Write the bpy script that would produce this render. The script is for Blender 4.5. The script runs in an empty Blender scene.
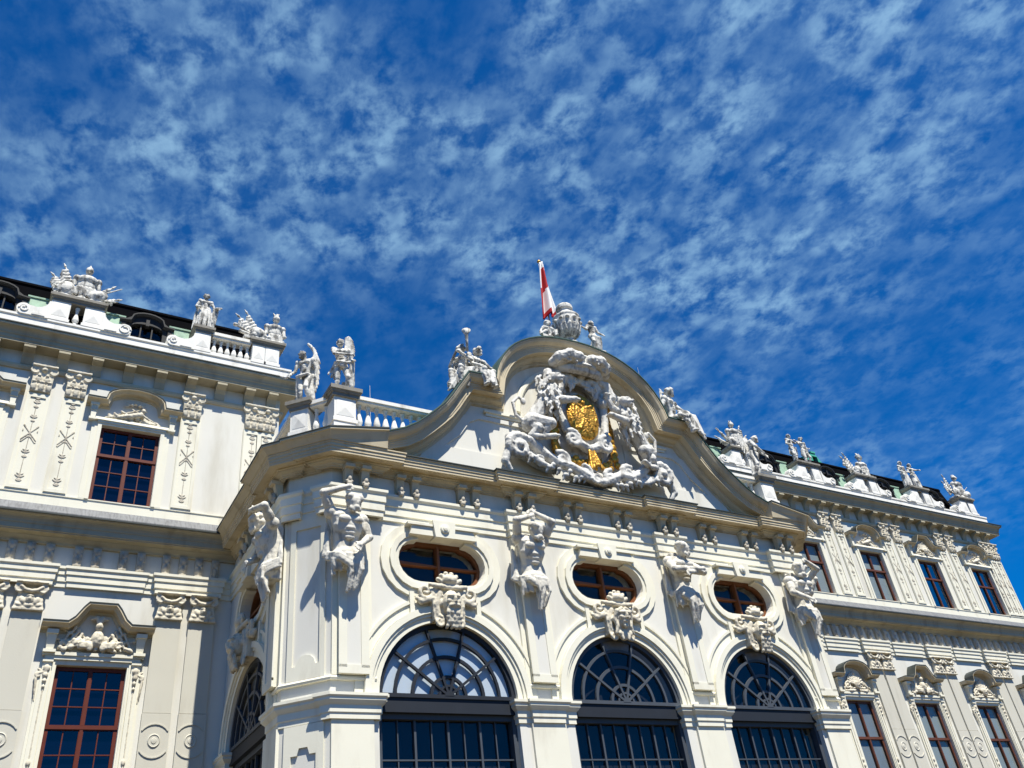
import bpy, bmesh, math, random
import numpy as np
from mathutils import Vector, Matrix, noise
from mathutils.geometry import tessellate_polygon
R = math.radians
pi = math.pi
scene = bpy.context.scene
COL = scene.collection
random.seed(7)

# ------------------------------------------------------------------ camera
YAW, PIT, ROLL, FPX = 0.5938, 0.6016, -0.1365, 850.9
fw = Vector((math.sin(YAW)*math.cos(PIT), math.cos(YAW)*math.cos(PIT), math.sin(PIT)))
rt = Vector((math.cos(YAW), -math.sin(YAW), 0))
up = rt.cross(fw)
cr = rt*math.cos(ROLL) + up*math.sin(ROLL)
cu = -rt*math.sin(ROLL) + up*math.cos(ROLL)
cd = bpy.data.cameras.new('camera')
cd.sensor_width = 36.0
cd.lens = FPX*36.0/1024.0
cd.clip_end = 3000
cam = bpy.data.objects.new('camera', cd)
cam.matrix_world = Matrix(((cr.x, cu.x, -fw.x, -12.0), (cr.y, cu.y, -fw.y, 0), (cr.z, cu.z, -fw.z, 0), (0, 0, 0, 1)))
COL.objects.link(cam)
scene.camera = cam

# ------------------------------------------------------------------ sun, sky, exposure
SUN = Vector((0.02, -1.0, 2.05)).normalized()
EL = math.asin(SUN.z)
AZ = math.atan2(SUN.x, SUN.y)          # clockwise from +Y
sd = bpy.data.lights.new('sun', 'SUN')
sd.energy = 5.0
sd.angle = R(0.53)
sd.color = (1.0, 0.955, 0.845)
so = bpy.data.objects.new('sun', sd)
so.rotation_euler = SUN.to_track_quat('Z', 'Y').to_euler()
so.location = (0, -20, 60)
COL.objects.link(so)

world = bpy.data.worlds.new('World')
scene.world = world
world.use_nodes = True
wt = world.node_tree
wt.nodes.clear()
def wn(t, **k):
    n = wt.nodes.new(t)
    for a, b in k.items(): setattr(n, a, b)
    return n
def wl(a, b): wt.links.new(a, b)
sky = wn('ShaderNodeTexSky', sky_type='NISHITA')
sky.sun_disc = False
sky.sun_elevation = EL
sky.sun_rotation = AZ
sky.altitude = 300
sky.air_density = 1.0
sky.dust_density = 0.0
sky.ozone_density = 3.0
tint = wn('ShaderNodeMix', data_type='RGBA', blend_type='MULTIPLY')
tint.inputs['Factor'].default_value = 1.0
tint.inputs['B'].default_value = (0.006, 0.55, 1.14, 1)
wl(sky.outputs[0], tint.inputs['A'])
tc = wn('ShaderNodeTexCoord')
sep = wn('ShaderNodeSeparateXYZ'); wl(tc.outputs['Generated'], sep.inputs[0])
zc = wn('ShaderNodeMath', operation='MAXIMUM'); zc.inputs[1].default_value = 0.0; wl(sep.outputs[2], zc.inputs[0])
za = wn('ShaderNodeMath', operation='ADD'); za.inputs[1].default_value = 0.18; wl(zc.outputs[0], za.inputs[0])
dx = wn('ShaderNodeMath', operation='DIVIDE'); wl(sep.outputs[0], dx.inputs[0]); wl(za.outputs[0], dx.inputs[1])
dy = wn('ShaderNodeMath', operation='DIVIDE'); wl(sep.outputs[1], dy.inputs[0]); wl(za.outputs[0], dy.inputs[1])
cmb = wn('ShaderNodeCombineXYZ'); wl(dx.outputs[0], cmb.inputs[0]); wl(dy.outputs[0], cmb.inputs[1])
def cloud_noise(scale, detail, rough, dist, rot, sc, loc=(0, 0, 0)):
    m = wn('ShaderNodeMapping')
    m.inputs['Rotation'].default_value = (0, 0, R(rot)); m.inputs['Scale'].default_value = (sc[0], sc[1], 1)
    m.inputs['Location'].default_value = loc
    wl(cmb.outputs[0], m.inputs[0])
    n = wn('ShaderNodeTexNoise'); n.inputs['Scale'].default_value = scale; n.inputs['Detail'].default_value = detail
    n.inputs['Roughness'].default_value = rough; n.inputs['Distortion'].default_value = dist
    wl(m.outputs[0], n.inputs['Vector'])
    return n.outputs['Fac']
def ramp(src, a, b, va=0.0, vb=1.0):
    r = wn('ShaderNodeMapRange', interpolation_type='SMOOTHSTEP')
    r.inputs['From Min'].default_value = a; r.inputs['From Max'].default_value = b
    r.inputs['To Min'].default_value = va; r.inputs['To Max'].default_value = vb
    wl(src, r.inputs['Value']); return r.outputs[0]
def wmath(op, a, b):
    m = wn('ShaderNodeMath', operation=op)
    for i, x in enumerate((a, b)):
        if isinstance(x, (int, float)): m.inputs[i].default_value = x
        else: wl(x, m.inputs[i])
    return m.outputs[0]
CLEAR = ((0.332, 0.741, 0.584, 2, 10, 0.12), (0.268, 0.433, 0.86, 2, 8, 0.15), (-0.09, 0.61, 0.788, 1, 6, 0.3))
big = ramp(cloud_noise(0.9, 2, 0.5, 0.4, 20, (1, 1), (2.3, 0.9, 0)), 0.28, 0.54)
mid = ramp(cloud_noise(6.0, 3, 0.55, 0.25, 40, (1.0, 0.8), (0.7, 2.2, 0)), 0.30, 0.58)
puff = ramp(cloud_noise(30, 4, 0.60, 0.12, 30, (1.0, 0.85), (0.4, 0.2, 0)), 0.33, 0.68)
lump = ramp(cloud_noise(15, 3, 0.5, 0.15, 10, (1.0, 0.8), (1.4, 3.2, 0)), 0.34, 0.62)
wisp = ramp(cloud_noise(9.5, 6, 0.66, 0.6, -28, (1.3, 0.55), (5.2, 0.3, 0)), 0.40, 0.70)
c1 = wmath('MULTIPLY', wmath('MULTIPLY', puff, wmath('ADD', wmath('MULTIPLY', lump, 0.72), 0.28)), wmath('ADD', wmath('MULTIPLY', mid, 0.55), 0.45))
c2 = wmath('ADD', wmath('MULTIPLY', c1, 0.58), wmath('MULTIPLY', wisp, 0.13))
c2 = wmath('ADD', wmath('MULTIPLY', c2, 0.80), 0.016)
c3 = wmath('MULTIPLY', c2, wmath('ADD', wmath('MULTIPLY', big, 0.88), 0.12))
c3 = wmath('MULTIPLY', c3, ramp(sep.outputs[1], -0.35, 0.05))     # clouds left out behind the camera to cut the fill light
lowfade = ramp(sep.outputs[2], 0.26, 0.50)
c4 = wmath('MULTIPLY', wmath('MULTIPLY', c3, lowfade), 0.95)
# clear gaps between the cloud fields
for gx, gy, gz, r0, r1, keep in CLEAR:
    dp = wn('ShaderNodeVectorMath', operation='DOT_PRODUCT'); dp.inputs[1].default_value = (gx, gy, gz); wl(tc.outputs['Generated'], dp.inputs[0])
    c4 = wmath('MULTIPLY', c4, ramp(dp.outputs['Value'], math.cos(R(r1)), math.cos(R(r0)), 1.0, keep))
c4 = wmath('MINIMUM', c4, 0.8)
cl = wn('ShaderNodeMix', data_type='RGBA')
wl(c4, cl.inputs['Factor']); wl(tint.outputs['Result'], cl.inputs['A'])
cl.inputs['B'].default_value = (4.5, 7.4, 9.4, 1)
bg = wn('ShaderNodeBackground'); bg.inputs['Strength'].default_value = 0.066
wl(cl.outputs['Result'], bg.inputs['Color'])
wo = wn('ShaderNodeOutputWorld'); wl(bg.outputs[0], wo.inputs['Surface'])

scene.view_settings.view_transform = 'Standard'
scene.view_settings.look = 'None'
scene.view_settings.exposure = 0.75
scene.view_settings.gamma = 1
scene.view_settings.use_curve_mapping = False
scene.render.engine = 'CYCLES'
scene.cycles.max_bounces = 6
scene.cycles.caustics_reflective = False
scene.cycles.caustics_refractive = False

# ------------------------------------------------------------------ materials
def mat(name, col, rough=0.8, var=0.12, vscale=2.0, grime=None, gamt=0.0, gscale=1.5, gstretch=(1, 1, 0.35), glo=0.52, ghi=0.7,
        bump=0.15, bscale=40, metal=0.0, spec=0.3):
    m = bpy.data.materials.new(name); m.use_nodes = True
    t = m.node_tree; b = t.nodes['Principled BSDF']
    b.inputs['Roughness'].default_value = rough; b.inputs['Metallic'].default_value = metal
    b.inputs['Specular IOR Level'].default_value = spec
    g = t.nodes.new('ShaderNodeNewGeometry')
    n = t.nodes.new('ShaderNodeTexNoise'); n.inputs['Scale'].default_value = vscale; n.inputs['Detail'].default_value = 5
    t.links.new(g.outputs['Position'], n.inputs['Vector'])
    mx = t.nodes.new('ShaderNodeMix'); mx.data_type = 'RGBA'
    mx.inputs['A'].default_value = tuple(c*(1-var) for c in col)+(1,)
    mx.inputs['B'].default_value = tuple(min(1, c*(1+var)) for c in col)+(1,)
    t.links.new(n.outputs['Fac'], mx.inputs['Factor'])
    out = mx.outputs['Result']
    if grime:
        mp = t.nodes.new('ShaderNodeMapping'); mp.inputs['Scale'].default_value = gstretch
        t.links.new(g.outputs['Position'], mp.inputs[0])
        gn = t.nodes.new('ShaderNodeTexNoise'); gn.inputs['Scale'].default_value = gscale; gn.inputs['Detail'].default_value = 7
        gn.inputs['Roughness'].default_value = 0.62
        t.links.new(mp.outputs[0], gn.inputs['Vector'])
        r = t.nodes.new('ShaderNodeMapRange'); r.interpolation_type = 'SMOOTHSTEP'
        r.inputs['From Min'].default_value = glo; r.inputs['From Max'].default_value = ghi; r.inputs['To Max'].default_value = gamt
        t.links.new(gn.outputs['Fac'], r.inputs['Value'])
        gm = t.nodes.new('ShaderNodeMix'); gm.data_type = 'RGBA'
        t.links.new(r.outputs[0], gm.inputs['Factor']); t.links.new(out, gm.inputs['A'])
        gm.inputs['B'].default_value = tuple(grime)+(1,)
        out = gm.outputs['Result']
    t.links.new(out, b.inputs['Base Color'])
    if bump:
        bn = t.nodes.new('ShaderNodeTexNoise'); bn.inputs['Scale'].default_value = bscale; bn.inputs['Detail'].default_value = 4
        t.links.new(g.outputs['Position'], bn.inputs['Vector'])
        bp = t.nodes.new('ShaderNodeBump'); bp.inputs['Strength'].default_value = bump; bp.inputs['Distance'].default_value = 0.01
        t.links.new(bn.outputs['Fac'], bp.inputs['Height']); t.links.new(bp.outputs[0], b.inputs['Normal'])
    return m
def glass_mat(name, tintc, ior=1.6):
    m = bpy.data.materials.new(name); m.use_nodes = True
    t = m.node_tree; t.nodes.clear()
    o = t.nodes.new('ShaderNodeOutputMaterial'); mx = t.nodes.new('ShaderNodeMixShader')
    tr = t.nodes.new('ShaderNodeBsdfTransparent'); tr.inputs[0].default_value = tuple(tintc)+(1,)
    gl = t.nodes.new('ShaderNodeBsdfGlossy'); gl.inputs['Roughness'].default_value = 0.02
    gl.inputs['Color'].default_value = (0.80, 0.82, 0.82, 1)
    fr = t.nodes.new('ShaderNodeFresnel'); fr.inputs['IOR'].default_value = ior
    g = t.nodes.new('ShaderNodeNewGeometry'); n = t.nodes.new('ShaderNodeTexNoise'); n.inputs['Scale'].default_value = 1.3
    t.links.new(g.outputs['Position'], n.inputs['Vector'])
    bp = t.nodes.new('ShaderNodeBump'); bp.inputs['Strength'].default_value = 0.12; bp.inputs['Distance'].default_value = 0.05
    t.links.new(n.outputs['Fac'], bp.inputs['Height']); t.links.new(bp.outputs[0], gl.inputs['Normal'])
    bf = t.nodes.new('ShaderNodeMath'); bf.operation = 'SUBTRACT'; bf.inputs[0].default_value = 1.0; t.links.new(g.outputs['Backfacing'], bf.inputs[1])
    fm = t.nodes.new('ShaderNodeMath'); fm.operation = 'MULTIPLY'; t.links.new(fr.outputs[0], fm.inputs[0]); t.links.new(bf.outputs[0], fm.inputs[1])
    t.links.new(fm.outputs[0], mx.inputs[0]); t.links.new(tr.outputs[0], mx.inputs[1]); t.links.new(gl.outputs[0], mx.inputs[2])
    t.links.new(mx.outputs[0], o.inputs[0])
    return m
GR = (0.20, 0.185, 0.16)
M = dict(
    white=mat('white_plaster', (0.655, 0.64, 0.58), 0.9, 0.06, 0.9, (0.46, 0.43, 0.35), 0.6, 1.1, (1.3, 1.3, 0.22), 0.47, 0.74, 0.10, 30),
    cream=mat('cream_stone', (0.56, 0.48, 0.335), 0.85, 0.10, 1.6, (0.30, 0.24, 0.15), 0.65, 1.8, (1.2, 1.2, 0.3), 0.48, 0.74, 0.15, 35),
    pale=mat('pale_stone', (0.72, 0.695, 0.58), 0.85, 0.06, 1.6, (0.50, 0.455, 0.36), 0.5, 2.0, (1.2, 1.2, 0.3), 0.50, 0.76, 0.12, 35),
    pale2=mat('grey_buff_stone', (0.53, 0.51, 0.435), 0.85, 0.05, 1.6, (0.42, 0.39, 0.32), 0.5, 2.0, (1.2, 1.2, 0.3), 0.50, 0.76, 0.12, 35),
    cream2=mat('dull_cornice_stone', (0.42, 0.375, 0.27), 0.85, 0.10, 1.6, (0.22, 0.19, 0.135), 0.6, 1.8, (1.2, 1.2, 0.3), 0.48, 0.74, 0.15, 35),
    segment_grey=mat('dull_grey', (0.16, 0.17, 0.19), 0.7, 0.4, 9),
    attic=mat('weathered_white_stone', (0.76, 0.745, 0.70), 0.85, 0.08, 2, (0.34, 0.32, 0.28), 0.6, 2.2, (1, 1, 0.3), 0.52, 0.72, 0.12, 35),
    cap=mat('grey_weathered_coping', (0.25, 0.235, 0.205), 0.9, 0.25, 3, (0.09, 0.085, 0.075), 0.7, 3, (1, 1, 1), 0.45, 0.7, 0.2, 40),
    statue=mat('statue_stone', (0.63, 0.615, 0.57), 0.85, 0.14, 5, (0.12, 0.115, 0.105), 0.85, 6.5, (1, 1, 0.45), 0.45, 0.62, 0.3, 60),
    giant=mat('cream_carved_stone', (0.62, 0.59, 0.515), 0.85, 0.12, 5, (0.22, 0.205, 0.175), 0.7, 6, (1, 1, 0.5), 0.49, 0.68, 0.25, 60),
    relief=mat('relief_stone', (0.60, 0.55, 0.44), 0.85, 0.15, 5, (0.20, 0.175, 0.13), 0.65, 6, (1, 1, 0.5), 0.50, 0.70, 0.25, 60),
    arms=mat('grey_carved_stone', (0.60, 0.585, 0.545), 0.85, 0.12, 4, (0.19, 0.18, 0.165), 0.75, 6, (1, 1, 0.45), 0.48, 0.66, 0.3, 60),
    orn=mat('ornament_stone', (0.46, 0.42, 0.345), 0.85, 0.15, 5, (0.17, 0.155, 0.125), 0.7, 5, (1, 1, 0.5), 0.45, 0.7, 0.2, 60),
    slate=mat('black_slate', (0.005, 0.005, 0.006), 0.9, 0.3, 4, bump=0.3, bscale=18, spec=0.0),
    dormer=mat('dark_zinc', (0.022, 0.023, 0.026), 0.6, 0.3, 4, bump=0.1, spec=0.2),
    copper=mat('green_copper', (0.27, 0.40, 0.30), 0.7, 0.2, 4, (0.12, 0.19, 0.15), 0.6, 5, (1, 1, 0.5), 0.45, 0.7, 0.1, 30),
    copper2=mat('bright_green_copper', (0.06, 0.36, 0.25), 0.6, 0.2, 4),
    edge=mat('dark_metal_edge', (0.035, 0.042, 0.04), 0.6, 0.3, 3),
    gutter=mat('grey_lead_sheet', (0.17, 0.175, 0.18), 0.65, 0.3, 6, (0.08, 0.08, 0.085), 0.6, 4, (6, 1, 1), 0.45, 0.65, 0.3, 30),
    wood=mat('red_brown_window_wood', (0.11, 0.021, 0.009), 0.5, 0.2, 6, bump=0.1),
    woodr=mat('brown_window_wood', (0.11, 0.038, 0.020), 0.55, 0.2, 6, bump=0.1),
    woodo=mat('orange_brown_window_wood', (0.17, 0.062, 0.022), 0.55, 0.2, 6, bump=0.1),
    steel=mat('charcoal_steel', (0.020, 0.024, 0.032), 0.6, 0.15, 4, bump=0.03, spec=0.2),
    steel2=mat('grey_blue_steel', (0.06, 0.07, 0.085), 0.55, 0.15, 4, bump=0.03, spec=0.25),
    dark=mat('dark_room', (0.006, 0.008, 0.014), 0.9, 0.2, 1, bump=0),  # near-black colour standing in for the shade of unlit rooms
    curtain=mat('pale_curtain', (0.27, 0.30, 0.28), 0.9, 0.1, 2, bump=0.05),
    grey=mat('grey_blind', (0.20, 0.225, 0.235), 0.9, 0.15, 2, bump=0.05),
    window_backing=mat('white_fan_blind', (0.62, 0.66, 0.69), 0.9, 0.05, 2, bump=0.0),
    gold=mat('gilding', (0.62, 0.33, 0.05), 0.45, 0.25, 7, (0.22, 0.10, 0.02), 0.7, 14, (1, 1, 0.5), 0.46, 0.62, 0.6, 40, metal=0.6),
    gravel=mat('tan_gravel', (0.085, 0.062, 0.03), 0.95, 0.2, 0.8, bump=0.4, bscale=25),
    red=mat('red_flag_cloth', (0.38, 0.008, 0.014), 0.8, 0.1, 3, bump=0.0),
    wht=mat('white_flag_cloth', (0.74, 0.73, 0.73), 0.8, 0.05, 3, bump=0.0),
    pole=mat('pole_paint', (0.55, 0.55, 0.55), 0.5, 0.1, 3, bump=0.0),
    glass=glass_mat('window_glass', (0.93, 0.95, 0.97), 1.5),
    glassr=glass_mat('sky_reflecting_glass', (0.5, 0.6, 0.7), 4.0),
    glassb=glass_mat('old_blue_window_glass', (0.5, 0.6, 0.8), 1.7),
)

# ------------------------------------------------------------------ object helpers
WM = {}
def empty(name, loc, label, cat, group=None):
    o = bpy.data.objects.new(name, None)
    o.empty_display_size = 0.3
    o.matrix_basis = Matrix.Translation(loc); WM[o] = Matrix.Translation(loc)
    COL.objects.link(o)
    o['label'] = label; o['category'] = cat
    if group: o['group'] = group
    return o
def place(name, me, m, parent=None, mtx=None, label=None, cat=None, group=None, kind=None):
    """link mesh data as one object at world matrix mtx, parented without moving it"""
    if mtx is None: mtx = Matrix()
    if len(me.materials) == 0 and m is not None: me.materials.append(m)
    o = bpy.data.objects.new(name, me)
    COL.objects.link(o)
    if m is not None and me.materials[0] is not m:
        o.material_slots[0].link = 'OBJECT'; o.material_slots[0].material = m
    o.matrix_basis = mtx; WM[o] = mtx.copy()
    if parent is not None:
        o.parent = parent; o.matrix_parent_inverse = WM[parent].inverted()
    if label: o['label'] = label
    if cat: o['category'] = cat
    if group: o['group'] = group
    if kind: o['kind'] = kind
    return o
def T(x, y, z, rz=0, s=1.0, mx=False):
    m = Matrix.Translation((x, y, z)) @ Matrix.Rotation(rz, 4, 'Z') @ Matrix.Scale(s, 4)
    if mx: m = m @ Matrix.Diagonal((-1, 1, 1, 1))
    return m

class MB:
    """collects solids in wall coordinates: x along the wall, y into the wall, z up"""
    def __init__(s): s.bm = bmesh.new()
    def box(s, x0, x1, y0, y1, z0, z1, tx=0, ty=0, bx=0, by=0):
        # t*: how much the top is inset in x and front, b*: the bottom
        c = [(x0+bx, y0+by, z0), (x1-bx, y0+by, z0), (x1-bx, y1, z0), (x0+bx, y1, z0),
             (x0+tx, y0+ty, z1), (x1-tx, y0+ty, z1), (x1-tx, y1, z1), (x0+tx, y1, z1)]
        v = [s.bm.verts.new(p) for p in c]
        for f in ((0, 1, 5, 4), (1, 2, 6, 5), (2, 3, 7, 6), (3, 0, 4, 7), (4, 5, 6, 7), (3, 2, 1, 0)):
            s.bm.faces.new([v[i] for i in f])
        return s
    def hexa(s, c):
        v = [s.bm.verts.new(p) for p in c]
        for f in ((0, 1, 5, 4), (1, 2, 6, 5), (2, 3, 7, 6), (3, 0, 4, 7), (4, 5, 6, 7), (3, 2, 1, 0)):
            s.bm.faces.new([v[i] for i in f])
        return s
    def plate(s, outer, holes, y0, y1):
        """outline with holes in the (x,z) plane, from y0 (front) to y1 (back)"""
        loops = [[Vector((p[0], p[1], 0)) for p in L] for L in [outer]+list(holes)]
        flat = [p for L in loops for p in L]
        tris = tessellate_polygon(loops)
        f = [s.bm.verts.new((p.x, y0, p.y)) for p in flat]
        b = [s.bm.verts.new((p.x, y1, p.y)) for p in flat]
        for t in tris:
            try:
                s.bm.faces.new([f[i] for i in t]); s.bm.faces.new([b[i] for i in reversed(t)])
            except ValueError: pass
        k = 0
        for L in loops:
            n = len(L)
            for i in range(n):
                j = (i+1) % n
                try: s.bm.faces.new([f[k+i], f[k+j], b[k+j], b[k+i]])
                except ValueError: pass
            k += n
        return s
    def grid(s, rows, closed_u=False, caps=False):
        vs = [[s.bm.verts.new(p) for p in r] for r in rows]
        n = len(rows[0])
        for a, b in zip(vs[:-1], vs[1:]):
            for i in range(n if closed_u else n-1):
                j = (i+1) % n
                s.bm.faces.new([a[i], a[j], b[j], b[i]])
        if caps:
            for r in (vs[0], vs[-1]):
                try: s.bm.faces.new(r)
                except ValueError: pass
        return s
    def sweep(s, prof, path, closed=False, side=1, n0=None, n1=None, off=(0, 0)):
        """profile (n, o): n measured sideways from the path in the wall plane, o outwards; path (x,z)"""
        P = [Vector((p[0], p[1])) for p in path]; N = len(P)
        nor = []
        for i in range(N if closed else N-1):
            d = (P[(i+1) % N]-P[i]).normalized(); nor.append(Vector((d.y, -d.x))*side)
        rows = []
        for i in range(N):
            if closed: a, b = nor[i-1], nor[i]
            else: a, b = nor[max(i-1, 0)], nor[min(i, N-2)]
            m = (a+b)/max(0.35, 1+a.dot(b))
            if i == 0 and n0 is not None and not closed: m = Vector(n0)
            if i == N-1 and n1 is not None and not closed: m = Vector(n1)
            rows.append([(P[i].x+m.x*n, -o, P[i].y+m.y*n) for n, o in prof])
        if closed: rows.append(rows[0])
        s.grid(rows, closed_u=True, caps=not closed)
        return s
    def plan(s, prof, path, zoff=None):
        """profile (o, z) swept round a plan path (x,y) with mitred corners; outward is right of the direction"""
        P = [Vector(p) for p in path]; N = len(P)
        nor = []
        for i in range(N-1):
            d = (P[i+1]-P[i]).normalized(); nor.append(Vector((d.y, -d.x)))
        rows = []
        for i in range(N):
            a, b = nor[max(i-1, 0)], nor[min(i, N-2)]
            m = (a+b)/max(0.3, 1+a.dot(b))
            zo = zoff[i] if zoff else 0
            rows.append([(P[i].x+m.x*o, P[i].y+m.y*o, z+(zo*k if zoff else 0)) for o, z, k in [(q+(1,))[:3] for q in prof]])
        s.grid(rows, closed_u=True, caps=True)
        return s
    def lathe(s, prof, seg=16, c=(0, 0)):
        rows = [[(c[0]+r*math.cos(2*pi*i/seg), c[1]+r*math.sin(2*pi*i/seg), z) for i in range(seg)] for r, z in prof]
        s.grid(rows, closed_u=True, caps=True); return s
    def tube(s, pts, rads, seg=8):
        P = [Vector(p) for p in pts]; rows = []
        for i, p in enumerate(P):
            d = (P[min(i+1, len(P)-1)]-P[max(i-1, 0)]).normalized()
            e = d.orthogonal().normalized(); f = d.cross(e)
            r = rads[i] if hasattr(rads, '__len__') else rads
            rows.append([p+e*r*math.cos(2*pi*k/seg)+f*r*math.sin(2*pi*k/seg) for k in range(seg)])
        s.grid(rows, closed_u=True, caps=True); return s
    def mesh(s, name='m', smooth=False, weld=True):
        if weld: bmesh.ops.remove_doubles(s.bm, verts=s.bm.verts, dist=1e-5)
        bmesh.ops.recalc_face_normals(s.bm, faces=s.bm.faces)
        me = bpy.data.meshes.new(name); s.bm.to_mesh(me); s.bm.free()
        if smooth: me.shade_smooth()
        return me

def arc(cx, cz, r, a0, a1, n, rz=None):
    rz = rz or r
    return [(cx+r*math.cos(R(a0+(a1-a0)*i/n)), cz+rz*math.sin(R(a0+(a1-a0)*i/n))) for i in range(n+1)]
def rect(x0, x1, z0, z1): return [(x0, z0), (x1, z0), (x1, z1), (x0, z1)]

# ------------------------------------------------------------------ carved work: many overlapping solids fused into one skin
class Carve:
    def __init__(s): s.v = []; s.f = []
    def _add(s, vs, fs):
        k = len(s.v); s.v += [tuple(p) for p in vs]; s.f += [[i+k for i in q] for q in fs]
    def _rings(s, rings, p0, p1):
        seg = len(rings[0]); vs = [p0]+[p for r in rings for p in r]+[p1]; fs = []
        n = len(rings)
        for i in range(seg):
            j = (i+1) % seg
            fs.append([0, 1+j, 1+i])
            for k in range(n-1): fs.append([1+k*seg+i, 1+k*seg+j, 1+(k+1)*seg+j, 1+(k+1)*seg+i])
            fs.append([1+n*seg, 1+(n-1)*seg+i, 1+(n-1)*seg+j])
        s._add(vs, fs)
    def cap(s, p, q, r1, r2=None, seg=10):
        r2 = r1 if r2 is None else r2
        p = Vector(p); q = Vector(q); d = q-p
        if d.length < 1e-6: d = Vector((0, 0, 1e-4))
        d.normalize(); e = d.orthogonal().normalized(); f = d.cross(e); rings = []
        for (c, r, angs) in ((p, r1, (-60, -25)), (q, r2, (25, 60))):
            for a in angs:
                cc = c+d*(r*math.sin(R(a))); rr = r*math.cos(R(a))
                rings.append([cc+e*rr*math.cos(2*pi*i/seg)+f*rr*math.sin(2*pi*i/seg) for i in range(seg)])
        s._rings(rings, p-d*r1, q+d*r2); return s
    def chain(s, pts, rads):
        for i in range(len(pts)-1):
            a = rads[i] if hasattr(rads, '__len__') else rads
            b = rads[i+1] if hasattr(rads, '__len__') else rads
            s.cap(pts[i], pts[i+1], a, b, 8)
        return s
    def ell(s, c, r, rx=0, ry=0, rz=0, seg=12):
        m = Matrix.Translation(c) @ Matrix.Rotation(R(rz), 4, 'Z') @ Matrix.Rotation(R(ry), 4, 'Y') @ Matrix.Rotation(R(rx), 4, 'X')
        rings = []
        for a in (-60, -35, -10, 10, 35, 60):
            rings.append([m @ Vector((r[0]*math.cos(R(a))*math.cos(2*pi*i/seg), r[1]*math.cos(R(a))*math.sin(2*pi*i/seg), r[2]*math.sin(R(a)))) for i in range(seg)])
        s._rings(rings, m @ Vector((0, 0, -r[2])), m @ Vector((0, 0, r[2]))); return s
    def box(s, c, h, rx=0, ry=0, rz=0, top=1.0):
        m = Matrix.Translation(c) @ Matrix.Rotation(R(rz), 4, 'Z') @ Matrix.Rotation(R(ry), 4, 'Y') @ Matrix.Rotation(R(rx), 4, 'X')
        vs = [m @ Vector((sx*h[0]*(top if sz > 0 else 1), sy*h[1]*(top if sz > 0 else 1), sz*h[2])) for sz in (-1, 1) for sx, sy in ((-1, -1), (1, -1), (1, 1), (-1, 1))]
        s._add(vs, [[0, 1, 5, 4], [1, 2, 6, 5], [2, 3, 7, 6], [3, 0, 4, 7], [4, 5, 6, 7], [3, 2, 1, 0]]); return s
    def spiral(s, c, r, turns, a0, tube, ex=(1, 0, 0), ez=(0, 0, 1), dirn=1, end=0.12, bulge=0):
        ex = Vector(ex); ez = Vector(ez); c = Vector(c); n = max(8, int(turns*12)); pts = []; rad = []
        for i in range(n+1):
            t = i/n; rr = r*(1-t*(1-end)); a = R(a0)+dirn*turns*2*pi*t
            pts.append(c+ex*rr*math.cos(a)+ez*rr*math.sin(a)+ex.cross(ez)*bulge*t); rad.append(tube*(1-0.35*t))
        s.chain(pts, rad); return s
    def lathe(s, c, prof, seg=14):
        rings = [[(c[0]+r*math.cos(2*pi*i/seg), c[1]+r*math.sin(2*pi*i/seg), c[2]+z) for i in range(seg)] for r, z in prof]
        s._rings(rings, (c[0], c[1], c[2]+prof[0][1]), (c[0], c[1], c[2]+prof[-1][1])); return s
    def folds(s, a0, a1, b0, b1, n, r0, r1, bow=(0, 0, 0), jit=0.02, rnd=None):
        """n hanging folds from the edge a0-a1 down to the edge b0-b1"""
        a0, a1, b0, b1, bow = map(Vector, (a0, a1, b0, b1, bow)); rnd = rnd or random
        for i in range(n):
            t = i/max(1, n-1)
            p = a0.lerp(a1, t); q = b0.lerp(b1, t)+Vector((rnd.uniform(-jit, jit), rnd.uniform(-jit, jit), rnd.uniform(-jit, jit)*2))
            m = p.lerp(q, 0.5)+bow+Vector((rnd.uniform(-jit, jit), rnd.uniform(-jit, jit), 0))
            s.chain([p, m, q], [r0, (r0+r1)/2*rnd.uniform(0.85, 1.25), r1*rnd.uniform(0.7, 1.2)])
        return s
    def mesh(s, voxel, amp=0.0, nsc=12.0, smooth=1, name='carving'):
        me = bpy.data.meshes.new('tmp'); me.from_pydata(s.v, [], s.f); me.update()
        bm = bmesh.new(); bm.from_mesh(me); bmesh.ops.recalc_face_normals(bm, faces=bm.faces); bm.to_mesh(me); bm.free()
        o = bpy.data.objects.new('tmp', me); COL.objects.link(o)
        r = o.modifiers.new('r', 'REMESH'); r.mode = 'VOXEL'; r.voxel_size = voxel; r.use_smooth_shade = True
        if smooth:
            sm = o.modifiers.new('s', 'SMOOTH'); sm.factor = 0.5; sm.iterations = smooth
        dg = bpy.context.evaluated_depsgraph_get()
        out = bpy.data.meshes.new_from_object(o.evaluated_get(dg))
        bpy.data.objects.remove(o); bpy.data.meshes.remove(me)
        out.name = name
        if amp:
            n = len(out.vertices); co = np.empty(n*3, np.float32); no = np.empty(n*3, np.float32)
            out.vertices.foreach_get('co', co); out.vertices.foreach_get('normal', no)
            co = co.reshape(-1, 3); no = no.reshape(-1, 3)
            d = np.array([noise.noise(Vector(p)*nsc)+0.5*noise.noise(Vector(p)*nsc*2.3) for p in co], np.float32)
            co += no*(d*amp)[:, None]
            out.vertices.foreach_set('co', co.ravel()); out.update()
        out.shade_smooth()
        return out

# ------------------------------------------------------------------ ground
g = MB(); g.box(-400, 400, -400, 400, -2.2, -1.7)
place('ground', g.mesh(), M['gravel'], label='wide tan gravel forecourt in front of the palace', cat='ground', kind='structure')

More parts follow.
